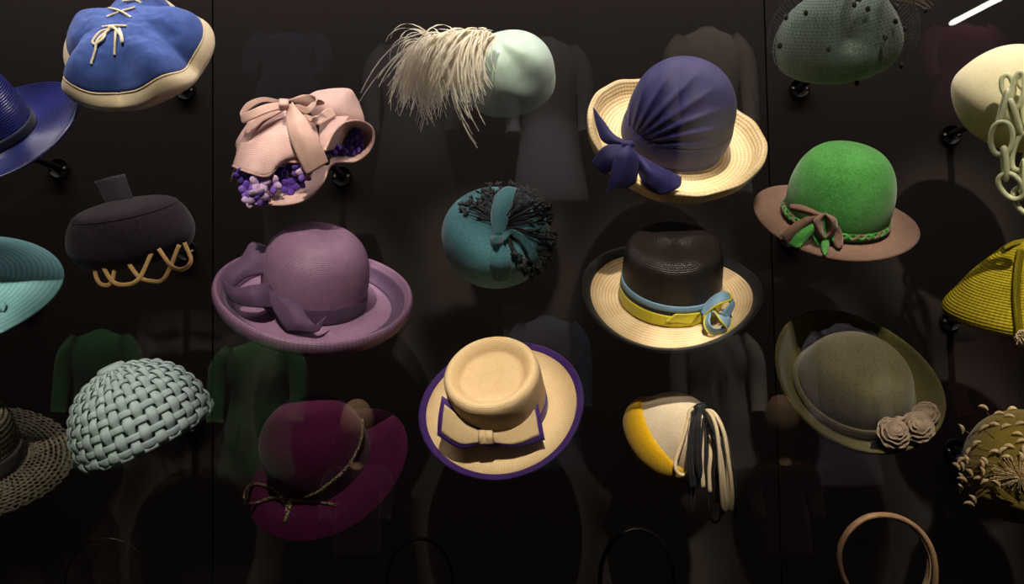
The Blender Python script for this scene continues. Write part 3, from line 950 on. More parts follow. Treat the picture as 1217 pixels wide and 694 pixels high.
def loop_cap():
    h = Hat('looped_cap', 'cream cap with a yellow turned-up cuff and hanging cream and black loops', 801, 513, 56, 30)
    cm = felt('cream_felt', srgb(222, 204, 176), srgb(206, 186, 158), scale=320)
    ye = felt('yellow_felt', srgb(232, 182, 22), srgb(214, 162, 12), scale=320)
    h.rev('crown', [(0, 46), (14, 45), (29, 37), (42, 20), (49, -2), (52, -18)], cm, lambda th, r_, z, t: (r_ * math.cos(th), r_ * .9 * math.sin(th), z))
    h.rev('cuff', [(49, -6), (53, -8), (56, -16), (55, -28), (50, -38), (42, -44)], ye, lambda th, r_, z, t: (r_ * math.cos(th), r_ * .9 * math.sin(th), z - 4 * math.sin(th)), nv=24)
    def cp(x, y): return (730 + x / 3.653, 445 + y / 3.653)
    def q(x, y, d): return cp(x, y) + (d,)
    bk = cloth('black_cord', srgb(18, 19, 27), rough=0.5); wt = cloth('cream_cord_loop', srgb(238, 216, 178), srgb(222, 196, 156), 0.55, weave=3000)
    W_ = [[(378, 150, 40), (330, 155, 46), (320, 200, 48), (295, 290, 48), (266, 380, 46), (275, 425, 46), (305, 435, 46), (325, 400, 48), (330, 300, 50), (330, 190, 50)],
          [(378, 165, 44), (378, 200, 58), (382, 300, 60), (380, 400, 60), (386, 485, 58), (390, 420, 54), (386, 300, 52)],
          [(380, 165, 44), (410, 160, 62), (440, 220, 70), (455, 320, 72), (465, 480, 70), (474, 580, 68), (490, 580, 68), (480, 480, 66), (462, 350, 66), (440, 250, 64), (405, 180, 56)],
          [(385, 160, 44), (430, 165, 58), (475, 250, 66), (500, 400, 66), (512, 500, 66), (508, 586, 64), (500, 500, 60), (485, 380, 60), (460, 270, 58)],
          [(400, 185, 40), (415, 240, 50), (418, 350, 52), (412, 430, 50), (416, 505, 48), (408, 440, 46)]]
    rnd = random.Random(5)
    for w_ in W_:
        h.tube('cord_loop', [q(*p) for p in w_], 2.3, wt, n=70, label='cream cord loop')
    B_ = []
    for i in range(10):
        x0 = 345 + rnd.uniform(0, 45); x1 = x0 + rnd.uniform(-20, 120); y1 = rnd.uniform(430, 610)
        if i < 5: x1 = 330 + 12 * i; y1 = 470 + rnd.uniform(-40, 20)
        dd = rnd.uniform(40, 62)
        B_.append([(x0, 150, dd - 4), ((x0 * .6 + x1 * .4) - 6, 200, dd + 8), (x1 - 8, 330, dd + 10), (x1 - 4, y1 - 40, dd + 6), (x1 + 4, y1, dd + 4), (x1 + 13, y1 - 30, dd + 3), (x1 + 10, 330, dd + 4), (x0 + 16, 190, dd + 1)])
    B_.append([(390, 150, 40), (470, 230, 48), (510, 380, 50), (530, 560, 48), (522, 620, 46), (515, 500, 44)])
    B_.append([(385, 170, 50), (395, 300, 58), (405, 560, 56), (430, 640, 54), (460, 620, 52), (455, 500, 50), (420, 250, 48)])
    for b in B_:
        h.tube('cord_loop', [q(*p) for p in b], 1.5, bk, n=50, label='black cord loop')
    h.tube('loop_tie', [q(345, 160, 36), q(365, 145, 46), q(390, 140, 44)], 5, bk, n=12)
    h.mount(None, 'cream and yellow looped cap')
    return h


def veiled_hat():
    h = Hat('veiled_hat', 'sage green moulded felt hat under a dotted black net veil', 1000, 50, -8, 22)
    c = felt('sage_felt', srgb(124, 142, 130), srgb(104, 122, 112), scale=260)
    def cp(x, y): return (880 + x / 3.611, y / 3.611)
    # teardrop body with a deep pinch in front
    pin = h.P(1020, 18, 40)
    def post(v):
        w_ = v - pin; a = w_.dot(h.r) / h.k; b = w_.dot(h.u) / h.k
        if w_.dot(h.t) < -60 * h.k: return v
        g_ = math.exp(-((a - 0.12 * b) / 9) ** 2) * (1 - sm(22, 46, -b)) * 24
        g2 = math.exp(-((a + 16) / 8) ** 2) * (1 - sm(0, 44, -b)) * 5 + math.exp(-((a - 19) / 8) ** 2) * (1 - sm(0, 40, -b)) * 6
        return v - (v - h.o).normalized() * h.k * (g_ - g2)
    def mod(th, r_, z, t):
        k = 1.0 + 0.15 * sm(0.3, 1, -math.cos(th)) * sm(30, 68, r_)
        return (r_ * k * math.cos(th), r_ * .8 * math.sin(th), z + 6 * math.cos(th) * 0 + 10 * sm(0.0, 1, math.cos(th)) * sm(10, 60, r_) * 0)
    h.rev('crown', [(0, 62), (24, 60), (46, 48), (61, 26), (68, 2), (66, -16), (56, -30), (40, -38)], c, mod, post=post, nu=140, nv=80)
    # veil: real net of fine threads in a loose bubble around the hat
    net = plain('veil_thread', srgb(20, 17, 18), 0.6)
    V = []; nu_, nv2 = 92, 34
    def vp(th, t):
        ph = 0.10 + t * 1.75
        r_ = 83 * math.sin(ph) * (1 + 0.05 * math.sin(3 * th + 1) + 0.03 * math.sin(7 * th)); z = 4 + 74 * math.cos(ph)
        return h.L(r_ * math.cos(th) * (1 + .04 * (math.cos(th) < 0)), r_ * .86 * math.sin(th), z)
    for i in range(nu_):
        for j in range(nv2):
            V.append(vp(2 * PI * (i + 0.5 * (j % 2)) / nu_, j / (nv2 - 1)))
    Fc = grid_faces(nu_, nv2, cu=True)
    o = obj('veil', V, Fc, net, h.e, smooth=False); o['kind'] = 'stuff'
    wm = o.modifiers.new('net', 'WIREFRAME'); wm.thickness = 0.0008; wm.use_even_offset = False; wm.use_boundary = True
    for x, y in ((460, 27), (295, 68), (190, 195), (382, 205), (640, 100), (598, 158), (690, 282), (500, 357), (560, 52), (795, 45), (195, 75), (705, 125), (672, 30)):
        px, py = cp(x, y)
        p = h.on(px, py, 8, d=20)
        obj('veil_dot', *ico(p, 0.0048, 0.003, 0.006, 6, 8), net, h.e)
    # stiff tuft of net at the top right
    for k in range(7):
        a = h.P(1040 + k, -6 - k, 20); b = h.P(1075 + 3 * k, 2 - 1.2 * k, 26); e_ = h.P(1094 + 2.5 * k, 6 + 2 * (k % 3), 22)
        V, Fc = tube_geo(cr([a, b, e_], 10), 0.0005, 4)
        obj('veil_spine', V, Fc, plain('veil_spine_tan', srgb(190, 160, 130)) if k == 0 else bpy.data.materials['veil_spine_tan'], h.e)
    h.mount((949, 106), 'sage green veiled hat')
    return h


def green_bowler():
    h = Hat('green_felt_hat', 'bright green domed felt hat with brown brim, braided band and bow', 992, 260, 13, 24)
    g_ = felt('green_felt', srgb(84, 160, 76), srgb(58, 130, 52), scale=260)
    br = felt('brown_felt', srgb(132, 102, 86), srgb(112, 84, 70), scale=260)
    def mod(th, r_, z, t):
        return cs(th, r_, z + 4 * math.cos(2 * th) * sm(60, 96, r_))
    h.rev('brim', [(54, 0), (66, -3), (80, -3), (94, 0), (95.5, -1.5), (93, -3)], br, mod, solid=1.6)
    h.rev('crown', [(0, 91), (18, 89.5), (38, 82), (52, 65), (59, 42), (60, 20), (57, 0)], g_, lambda th, r_, z, t: cs(th, r_, z) if True else 0)
    # plaited band: three interlaced strands
    mats = [g_, br, felt('dark_green_felt', srgb(52, 122, 44), srgb(40, 98, 36))]
    for k in range(3):
        h.ringtube('braid_strand', lambda th, k=k: cs(th, 60.5 + 1.6 * math.cos(2 * (26 * th / 2 + 2 * PI * k / 3)), 6 + 3.2 * math.sin(26 * th / 2 + 2 * PI * k / 3)), 2.2, mats[(k * 1) % 3] if k else g_, n=360, ns=6)
    def cp(x, y): return (880 + x / 4.082, 150 + y / 4.082)
    dk = (h.D - (h.on(978, 256, 0) - CAM).dot(fw)) / h.k
    def q(x, y, l):
        px, py = cp(x, y)
        d = (h.D - (h.on(px, py, 0) - CAM).dot(fw)) / h.k
        return (px, py, max(d, dk - 4) + l)
    h.loft('bow_leaf', [[q(238, 380, 5), q(300, 385, 7), q(395, 425, 9)], [q(240, 395, 8), q(300, 405, 12), q(390, 435, 12)], [q(240, 405, 5), q(310, 425, 7), q(390, 440, 9)]], br, nu=14, nv=8, hard=False)
    h.loft('bow_leaf', [[q(190, 530, 3), q(270, 465, 6), q(375, 418, 10)], [q(205, 545, 6), q(290, 480, 9), q(385, 430, 12)], [q(220, 570, 3), q(300, 500, 6), q(390, 440, 9)]], br, nu=14, nv=8, hard=False)
    h.loft('bow_leaf', [[q(235, 570, 5), q(280, 515, 8), q(380, 455, 10)], [q(255, 585, 8), q(310, 530, 12), q(388, 462, 12)], [q(285, 590, 5), q(330, 545, 8), q(395, 470, 10)]], g_, nu=14, nv=8, hard=False)
    h.loft('bow_leaf', [[q(345, 510, 5), q(365, 480, 8), q(390, 450, 10)], [q(362, 560, 8), q(378, 510, 10), q(398, 455, 12)], [q(385, 585, 5), q(395, 530, 8), q(406, 455, 10)]], g_, nu=14, nv=8, hard=False)
    h.loft('bow_leaf', [[q(392, 590, 5), q(395, 540, 8), q(400, 460, 10)], [q(410, 630, 7), q(412, 560, 11), q(410, 460, 12)], [q(428, 590, 5), q(428, 540, 8), q(420, 460, 10)]], g_, nu=14, nv=8, hard=False)
    h.loft('bow_leaf', [[q(430, 550, 5), q(425, 500, 8), q(415, 450, 10)], [q(450, 562, 7), q(440, 500, 10), q(422, 450, 12)], [q(458, 545, 5), q(450, 500, 8), q(430, 450, 10)]], g_, nu=14, nv=8, hard=False)
    h.loft('bow_leaf', [[q(450, 570, 5), q(450, 500, 8), q(425, 440, 10)], [q(475, 595, 7), q(475, 520, 10), q(435, 440, 12)], [q(495, 580, 5), q(490, 510, 8), q(445, 445, 10)]], br, nu=14, nv=8, hard=False)
    # knot: two upright folded petals around a green heart
    h.loft('bow_knot', [[q(405, 420, 10), q(355, 460, 12), q(375, 530, 10), q(405, 548, 8)], [q(408, 425, 15), q(375, 465, 19), q(390, 520, 17), q(408, 545, 12)], [q(410, 430, 10), q(400, 470, 12), q(400, 510, 11), q(410, 540, 9)]], br, nu=20, nv=10, hard=False)
    h.loft('bow_knot', [[q(410, 420, 10), q(465, 455, 12), q(455, 520, 10), q(412, 548, 8)], [q(412, 425, 15), q(445, 460, 19), q(438, 515, 17), q(412, 545, 12)], [q(410, 430, 10), q(418, 470, 12), q(420, 510, 11), q(410, 540, 9)]], br, nu=20, nv=10, hard=False)
    h.loft('bow_heart', [[q(402, 435, 13), q(398, 470, 13), q(405, 500, 12)], [q(415, 435, 14), q(420, 470, 14), q(412, 500, 12)]], g_, nu=10, nv=6, hard=False)
    h.mount(None, 'green felt hat')
    return h


def olive_roses():
    h = Hat('olive_felt_hat', 'olive grey felt hat with high bowl brim and three fabric roses', 1012, 463, 32, 54)
    c = felt('olive_felt', srgb(126, 118, 86), srgb(104, 96, 68), scale=260)
    bf = felt('olive_brim_felt', srgb(96, 88, 48), srgb(76, 70, 38), scale=260)
    def mod(th, r_, z, t):
        return (r_ * 1.04 * math.cos(th), r_ * 0.93 * math.sin(th), z + 6 * math.cos(2 * th) * sm(66, 97, r_) - 6 * math.cos(th - .4) * sm(66, 97, r_))
    h.rev('brim', [(62, 0), (70, -2), (79, 3), (87, 13), (94, 25), (97, 27), (96, 22), (90, 9), (83, -1)], bf, mod, nv=60)
    h.rev('crown', [(0, 66), (24, 65), (44, 58), (56, 42), (63, 22), (65, 8), (64, 0)], c, lambda th, r_, z, t: (r_ * 1.04 * math.cos(th), r_ * .90 * math.sin(th), z))
    h.rev('hat_band', [(65.5, 15), (68, 8), (67, -1)], c, lambda th, r_, z, t: (r_ * 1.04 * math.cos(th), r_ * .90 * math.sin(th), z + 5 * math.cos(th - .5)), nv=8)
    rs = cloth('rose_taupe', srgb(150, 130, 110), srgb(122, 104, 88), 0.8)
    rnd = random.Random(2)
    def rose(px, py, rad, d):
        ctr = h.P(px, py, d)
        V0 = []
        e = None
        ax = (h.t * 0.8 + h.u * 0.4 + h.r * rnd.uniform(-.2, .3)).normalized()
        xa = ax.cross(Vector((0.3, 0.2, 1))).normalized(); ya = ax.cross(xa)
        V, Fc = ico(ctr - ax * (rad * .25 * h.k), rad * .82 * h.k, rad * .82 * h.k, rad * .7 * h.k, 8, 16)
        o = obj('fabric_rose', V, Fc, rs, h.e)
        o['label'] = 'ruffled taupe fabric rose'
        for ring, (rr, zz, npet) in enumerate(((0.16, .62, 2), (0.36, .56, 3), (0.58, .42, 4), (0.80, .22, 5), (0.98, -.05, 6))):
            ph = rnd.uniform(0, 6)
            for pt_ in range(npet):          # cupped petals, each overlapping the next
                V = []; a0 = ph + 2 * PI * pt_ / npet; span = 2 * PI / npet * 1.35
                f1, f2 = rnd.uniform(0, 6), rnd.uniform(0, 6)
                for i in range(11):
                    u_ = i / 10; an = a0 + (u_ - .5) * span
                    edge = math.sin(PI * u_) ** .5
                    wv = 0.05 * math.sin(11 * u_ + f1)
                    for jq in range(5):
                        w_ = jq / 4
                        r2 = rad * (rr * (0.75 + 0.25 * w_) + 0.06 * u_ + (wv + 0.10 * w_ * w_) * w_)
                        z = rad * (zz - 0.5 * (1 - w_) * edge - 0.25 * (1 - edge) + 0.06 * math.sin(9 * u_ + f2) * w_ - 0.10 * max(0, w_ - .75) * 4)
                        V.append(ctr + (xa * (r2 * math.cos(an)) + ya * (r2 * math.sin(an)) + ax * z) * h.k)
                obj('petal', V, grid_faces(11, 5), rs, o, solid=0.7 * h.k)
    rose(1063, 513, 17, 76); rose(1091, 506, 17, 72); rose(1099, 491, 14, 56)
    h.loft('rose_leaf', [[(1054, 502, 66), (1066, 502, 72)], [(1066, 494, 66), (1078, 497, 70)]], rs, nu=8, nv=6, hard=False)
    h.mount(None, 'olive felt hat with roses', inset=-60)
    return h


def chain_hat():
    h = Hat('chain_hat', 'cream felt hat with hanging pale green chain trim', 1214, 118, 20, 10)
    c = felt('cream_wool', srgb(232, 224, 184), srgb(222, 212, 170), scale=320)
    h.rev('crown', [(0, 60), (24, 58), (46, 48), (64, 30), (76, 9), (79, -5), (75, -18), (62, -36), (44, -50), (20, -58)], c,
          lambda th, r_, z, t: (r_ * math.cos(th), r_ * .8 * math.sin(th), z))
    ch = plain('chain_plastic', srgb(214, 216, 174), 0.35)
    def cp(x, y): return (1090 + x / 3.305, 40 + y / 3.305)
    def link(px, py, w_, l_, ang, d, turn):
        # oval link: long axis at ang (from vertical), turned about it by `turn`
        ctr = h.P(px, py, d)
        a = R(ang); ax = -h.u * math.cos(a) + h.r * math.sin(a)
        si = (h.r * math.cos(a) + h.u * math.sin(a)) * math.cos(R(turn)) + h.t * math.sin(R(turn))
        pts = []
        for i in range(28):
            q = 2 * PI * i / 28
            pts.append(ctr + (ax * (l_ * math.sin(q)) + si * (w_ * math.copysign(abs(math.cos(q)) ** .8, math.cos(q)))) * h.k)
        V, Fc = tube_geo(pts, 3.1 * h.k, 8, True, 1.0)
        obj('chain_link', V, Fc, ch, h.e)
    lk = [(355, 205, 24, 45, 15, 72, 0), (338, 290, 22, 66, -10, 78, 75), (332, 412, 42, 64, 3, 80, 10), (345, 510, 20, 62, 8, 80, 70), (370, 600, 40, 58, 40, 80, 15),
          (395, 225, 26, 72, -5, 84, 20), (385, 330, 20, 70, 20, 86, 65), (412, 465, 36, 72, -10, 86, 20), (415, 560, 20, 60, 0, 86, 70),
          (440, 300, 30, 70, 8, 84, 30), (455, 400, 22, 66, 5, 84, 70), (460, 500, 36, 66, 0, 84, 10), (430, 190, 30, 40, 40, 76, 20), (420, 655, 34, 56, 30, 80, 10)]
    for x, y, w_, l_, an, d, tu in lk:
        px, py = cp(x, y)
        link(px, py, w_ / 3.305 - 1.5, l_ / 3.305 - 1.5, an, d, tu)
    h.mount((1128, 161), 'cream chain hat')
    return h


def knit_hat():
    h = Hat('knit_hat', 'chartreuse yellow ribbed knitted peaked hat with a pale pompom', 1218, 350, 4, 20)
    mt = straw('chartreuse_knit', srgb(198, 180, 48), srgb(142, 126, 22), rings=2.6, across=85, bump=1.0, rough=0.85, spec=0.1)
    def mod(th, r_, z, t):
        return (r_ * math.cos(th) + 4 * t * 0, r_ * .85 * math.sin(th), z)
    h.rev('crown', [(0, 67), (14, 65), (32, 52), (54, 26), (74, -4), (88, -24), (89, -33), (82, -37)], mt, lambda th, r_, z, t: (r_ * math.cos(th), r_ * .72 * math.sin(th), z - 0.10 * r_ * math.sin(th) * 0 + 10 * sm(-1, 1, -math.cos(th)) * sm(30, 84, r_) * 1.0))
    h.loft('rolled_peak', [[(1190, 296, 8), (1206, 290, 12), (1226, 290, 10)], [(1192, 293, 16), (1206, 286, 20), (1226, 286, 18)], [(1194, 297, 22), (1208, 291, 26), (1228, 292, 24)]], mt, nu=14, nv=8, hard=False)
    h.band('rib', [(1214, 298, 3, 's'), (1210, 320, 3, 's'), (1208, 350, 3, 's'), (1210, 385, 3, 's'), (1212, 398, 3, 's')], 8, mt, n=20, crown=3, solid=1.5)
    wt = cloth('pompom_wool', srgb(206, 186, 150), srgb(176, 156, 120), 0.9)
    rnd = random.Random(9); B = Bag(); ctr = h.on(1217, 398, 8)
    for i in range(150):
        d = Vector((rnd.gauss(0, 1), rnd.gauss(0, 1), rnd.gauss(0, 1))).normalized()
        mid = ctr + d * 7 * h.k + Vector((rnd.uniform(-1, 1), rnd.uniform(-1, 1), rnd.uniform(-1, 1))) * 2 * h.k
        B.add(tube_geo(cr([ctr, mid, ctr + d * 10 * h.k + Vector((0, 0, -2 * h.k))], 5), 0.9 * h.k, 4))
    o = obj('pompom', B.v, B.f, wt, h.e); o['kind'] = 'stuff'
    h.mount((1128, 381), 'chartreuse knitted hat')
    return h


def petal_hat():
    h = Hat('petal_hat', 'olive gold round hat scattered with pale petals on wires and stamens', 1216, 553, 0, 18)
    c = felt('olive_gold_felt', srgb(136, 116, 44), srgb(112, 96, 34), scale=260)
    h.rev('crown', [(0, 64), (24, 61), (46, 48), (62, 24), (68, 0), (64, -24), (50, -46), (36, -58)], c)
    rb = cloth('olive_ribbon', srgb(132, 112, 40), srgb(112, 94, 32), 0.6)
    h.band('ribbon', [(1160, 582, 2, 's'), (1175, 586, 3, 's'), (1195, 592, 3, 's'), (1222, 600, 3, 's')], [12, 12, 13, 13], rb, n=20, crown=1.5)
    h.loft('ribbon_fold', [[(1183, 572, 5, 's'), (1196, 580, 8, 's'), (1208, 592, 5, 's')], [(1187, 577, 8, 's'), (1196, 586, 11, 's'), (1206, 595, 6, 's')]], rb, nu=12, nv=6, hard=False)
    pe = cloth('petal_cream', srgb(232, 206, 158), srgb(206, 176, 128), 0.7)
    wire = plain('petal_wire', srgb(170, 140, 90), 0.5)
    def cp(x, y): return (1110 + x / 3.86, 460 + y / 3.86)
    rnd = random.Random(21)
    spots = [(228, 90, 25, 8), (130, 190, 75, 14), (242, 192, -25, 6), (285, 178, 10, 5), (332, 186, -20, 5), (347, 140, 5, 4), (296, 118, -5, 5), (358, 110, -10, 5),
             (395, 175, -10, 5), (385, 220, 10, 5), (206, 262, -30, 6), (348, 273, 10, 5), (290, 298, 10, 6), (340, 322, 10, 6), (400, 250, -10, 5), (172, 296, -50, 6),
             (172, 335, 80, 8), (157, 362, 75, 9), (185, 388, 50, 8), (122, 332, -35, 14), (106, 360, 50, 14), (160, 410, 75, 12), (132, 420, 25, 16), (155, 452, 85, 12),
             (240, 355, 85, 9), (242, 385, 80, 9), (222, 413, 5, 8), (250, 425, -20, 9), (182, 510, 55, 10), (163, 532, 15, 12), (300, 432, 45, 9), (320, 292, -40, 7), (410, 285, -70, 6),
             (250, 340, 60, 8), (404, 320, 80, 6)]
    m_ = None
    for x, y, an, lift in spots:
        px, py = cp(x, y)
        p = h.on(px, py, lift * 0.7, d=22)
        a = R(an); ux = h.r * math.cos(a) - h.u * math.sin(a); uy = h.u * math.cos(a) + h.r * math.sin(a)
        V = []
        for i in range(9):
            s_ = i / 8
            hh = math.sin(PI * s_) ** .7
            for j in range(4):
                w_ = j / 3
                V.append(p + (ux * (s_ - .5) * 11.5 + uy * (hh * 4.3 * w_ - 2) + h.t * (2.2 * hh * (1 - (2 * w_ - 1) ** 2) + rnd.uniform(-.2, .2))) * h.k)
        obj('petal', V, grid_faces(9, 4), pe, h.e, solid=0.9 * h.k)
        if lift > 5:
            b = h.on(px + (1214 - px) * 0.35, py + (556 - py) * 0.35, 0.0, d=20)
            obj('petal_wire', *tube_geo(cr([b, (b + p) * .5 + h.t * 3 * h.k, p], 8), 0.35 * h.k, 4), wire, h.e)
    B = Bag(); c0 = h.on(1212, 567, 2)
    for i in range(150):
        an = rnd.uniform(0, 2 * PI); rr = rnd.uniform(6, 30)
        e_ = h.on(1212 + rr * 1.1 * math.cos(an), 563 + rr * .75 * math.sin(an), rnd.uniform(3, 9), d=30)
        B.add(tube_geo(cr([c0, (c0 + e_) * .5 + h.t * h.k * 4, e_], 5), 0.35 * h.k, 4)); B.add(ico(e_, 0.9 * h.k, 0.9 * h.k, 0.9 * h.k, 3, 5))
    o = obj('stamens', B.v, B.f, pe, h.e); o['kind'] = 'stuff'
    h.mount(None, 'olive gold petal hat')
    return h


def pink_bonnet():
    h = Hat('pink_bonnet', 'pale pink straw bonnet with folded brim, ribbon bow and purple violets', 362, 172, 0, 0)
    c = straw('pink_straw', srgb(212, 178, 174), srgb(184, 146, 142), rings=4.5, across=60, bump=0.5, rough=0.55)
    rb = cloth('pink_ribbon', srgb(206, 170, 160), srgb(182, 144, 134), 0.55, weave=1500, bump=0.4)
    def cp(x, y): return (250 + x / 3.855, 80 + y / 3.855)
    def q(x, y, d): return cp(x, y) + (d,)
    # crown: blunt cylinder leaning back to the upper right
    h.loft('crown', [[q(440, 190, 20), q(500, 260, 25), q(580, 320, 10), q(690, 330, -20)],
                     [q(445, 140, 18), q(510, 180, 34), q(600, 230, 28), q(705, 250, -4)],
                     [q(470, 118, 8), q(540, 128, 18), q(610, 150, 18), q(690, 190, -6)],
                     [q(500, 108, -10), q(560, 100, 0), q(640, 104, -2), q(672, 148, -16)],
                     [q(520, 112, -40), q(570, 108, -42), q(630, 112, -44), q(662, 158, -46)]], c, nu=24, nv=24)
    # upper front brim: falls from the bow over the face, its lower edge in two waves
    h.loft('brim_flap', [[q(200, 250, 40), q(300, 190, 52), q(350, 190, 60), q(420, 215, 60), q(480, 260, 52)],
                         [q(150, 320, 54), q(250, 290, 74), q(350, 280, 84), q(440, 320, 82), q(500, 340, 70)],
                         [q(120, 400, 62), q(220, 380, 90), q(320, 370, 90), q(420, 390, 92), q(500, 400, 78)],
                         [q(104, 452, 64), q(180, 482, 100), q(262, 496, 96), q(330, 436, 84), q(430, 436, 90)]], c, nu=40, nv=24)
    h.loft('brim_left', [[q(175, 250, 36), q(200, 240, 44), q(260, 220, 46)], [q(118, 345, 36), q(150, 330, 48), q(200, 300, 58)],
                         [q(125, 395, 38), q(140, 390, 54), q(170, 380, 64)], [q(94, 526, 44), q(104, 500, 56), q(110, 450, 66)]], c, nu=14, nv=18)
    # right-hand scoop of the brim
    h.loft('brim_scoop', [[q(500, 250, 44), q(500, 320, 60), q(505, 370, 70), q(520, 390, 74)],
                          [q(560, 230, 38), q(545, 280, 56), q(530, 340, 72), q(520, 385, 80)],
                          [q(640, 225, 22), q(620, 245, 42), q(565, 298, 66), q(524, 380, 84)]], c, nu=20, nv=14)
    h.loft('brim_scoop', [[q(524, 382, 84), q(565, 298, 66), q(620, 253, 44), q(690, 248, 24), q(740, 280, 10), q(745, 340, 6), q(720, 390, 8), q(660, 430, 20), q(590, 432, 34), q(545, 460, 44)],
                          [q(545, 380, 64), q(590, 310, 46), q(630, 275, 24), q(680, 270, 6), q(718, 295, -6), q(722, 340, -8), q(700, 375, -6), q(650, 402, 4), q(590, 405, 18), q(550, 425, 30)],
                          [q(600, 370, 12), q(620, 330, 4), q(645, 305, -12), q(672, 305, -22), q(690, 320, -26), q(690, 345, -26), q(675, 365, -24), q(645, 380, -16), q(605, 385, -4), q(575, 395, 4)]],
           c, nu=60, nv=16)
    # lower brim, curling forward from the scoop to the chin
    h.loft('brim_lower', [[q(545, 452, 44), q(512, 528, 60), q(440, 600, 72), q(350, 626, 80), q(245, 626, 84)],
                          [q(510, 450, 34), q(480, 510, 44), q(420, 570, 56), q(340, 595, 66), q(250, 600, 70)],
                          [q(470, 440, 22), q(440, 490, 26), q(390, 535, 36), q(330, 550, 44), q(255, 560, 50)],
                          [q(430, 400, 4), q(400, 430, 4), q(350, 460, 10), q(300, 480, 16), q(240, 500, 20)]], c, nu=40, nv=16)
    h.tube('brim_edge', [q(245, 628, 84), q(350, 628, 80), q(440, 602, 72), q(512, 530, 60), q(545, 455, 44), q(590, 433, 34), q(660, 432, 20), q(720, 392, 8), q(746, 340, 6), q(741, 280, 10), q(690, 247, 24), q(620, 252, 44), q(565, 298, 66), q(524, 382, 84)], 1.5, rb, n=90)
    h.tube('brim_edge', [q(102, 452, 64), q(180, 483, 100), q(262, 497, 96), q(330, 437, 84), q(430, 437, 90)], 1.4, rb, n=50)
    # ribbons
    h.loft('crown_ribbon', [[q(310, 180, 70), q(220, 225, 66), q(150, 310, 58), q(118, 395, 52)], [q(335, 200, 72), q(250, 250, 74), q(190, 320, 70), q(140, 405, 62)]], rb, nu=24, nv=8)
    h.loft('crown_ribbon', [[q(430, 215, 66), q(480, 225, 62), q(530, 190, 44), q(555, 185, 36)], [q(450, 245, 70), q(500, 262, 66), q(545, 240, 50), q(575, 225, 40)]], rb, nu=18, nv=8)
    h.loft('bow_loop', [[q(325, 160, 84), q(250, 172, 86), q(180, 200, 84), q(138, 212, 78), q(165, 165, 70), q(240, 138, 70), q(330, 152, 78)],
                        [q(330, 190, 86), q(270, 205, 92), q(200, 235, 90), q(148, 255, 80), q(160, 210, 72), q(240, 160, 72), q(335, 172, 78)]], rb, nu=40, nv=8)
    h.loft('bow_loop', [[q(345, 160, 86), q(400, 190, 92), q(440, 216, 88), q(480, 180, 78), q(478, 135, 70), q(430, 125, 68), q(350, 150, 78)],
                        [q(350, 175, 86), q(400, 170, 92), q(440, 182, 88), q(462, 165, 78), q(500, 150, 72), q(520, 170, 64), q(440, 180, 62)]], rb, nu=40, nv=8)
    h.loft('bow_tail', [[q(350, 180, 88), q(352, 280, 104), q(395, 400, 110), q(442, 495, 104)], [q(375, 165, 92), q(400, 270, 110), q(450, 370, 114), q(485, 470, 106)],
                        [q(372, 160, 88), q(440, 240, 102), q(500, 345, 106), q(542, 436, 98)]], rb, nu=28, nv=12)
    h.band('bow_knot', [q(338, 148, 82), q(336, 172, 96), q(340, 195, 86)], 10, rb, n=12, crown=3, solid=2)
    # violets
    vi = [cloth('violet_dark', srgb(92, 58, 168), srgb(66, 38, 132), 0.7), cloth('violet_pale', srgb(206, 180, 214), srgb(178, 146, 196), 0.7), cloth('violet_mid', srgb(128, 92, 190), srgb(104, 68, 164), 0.7)]
    lf = cloth('violet_leaf', srgb(38, 46, 34), rough=0.8)
    rnd = random.Random(4)
    def flower(x, y, d, rad, mi):
        ctr = h.P(*cp(x, y), d)
        ax = (h.t + h.r * rnd.uniform(-.5, .5) + h.u * rnd.uniform(-.7, .4)).normalized()
        xa = ax.cross(h.u).normalized(); ya = ax.cross(xa)
        fl = obj('violet', *ico(ctr, 1.6 * h.k, 1.6 * h.k, 1.6 * h.k, 4, 6), vi[0], h.e)
        ph = rnd.uniform(0, 6)
        for k in range(5):
            a = ph + 2 * PI * k / 5; dx = xa * math.cos(a) + ya * math.sin(a); sx = ax.cross(dx)
            V = []
            for i in range(6):
                s_ = i / 5; w_ = math.sin(PI * (0.12 + 0.83 * s_)) ** .8
                for j in (-1, -.33, .33, 1):
                    V.append(ctr + (dx * (rad * s_) + sx * (j * w_ * rad * .45) + ax * (rad * (.30 * math.sin(s_ * 2.2) - .18 * j * j * w_))) * h.k)
            obj('petal', V, grid_faces(6, 4), vi[mi if k != 0 else (mi + 1) % 3 if mi else 0], fl, solid=0.5 * h.k)
    for x, y, d, r_, mi in ((150, 495, 74, 9, 0), (190, 490, 80, 8, 0), (225, 530, 90, 10, 1), (285, 535, 80, 9, 1), (265, 500, 70, 8, 2), (170, 565, 86, 9, 2), (215, 590, 94, 10, 1),
                            (185, 605, 92, 8, 1), (235, 600, 90, 8, 0), (430, 485, 92, 8, 1), (410, 470, 80, 8, 2), (360, 545, 60, 9, 0), (320, 505, 50, 9, 0), (400, 525, 56, 8, 0), (300, 470, 60, 8, 0), (380, 455, 60, 8, 0),
                            (610, 290, 2, 8, 0), (645, 300, 0, 9, 2), (670, 340, 0, 9, 0), (650, 372, 2, 9, 0), (620, 320, -2, 8, 0), (560, 370, 40, 8, 0), (665, 300, -8, 7, 2), (590, 385, 18, 8, 0), (635, 385, 8, 7, 0)):
        flower(x, y, d + 4, r_ * 1.25, mi)
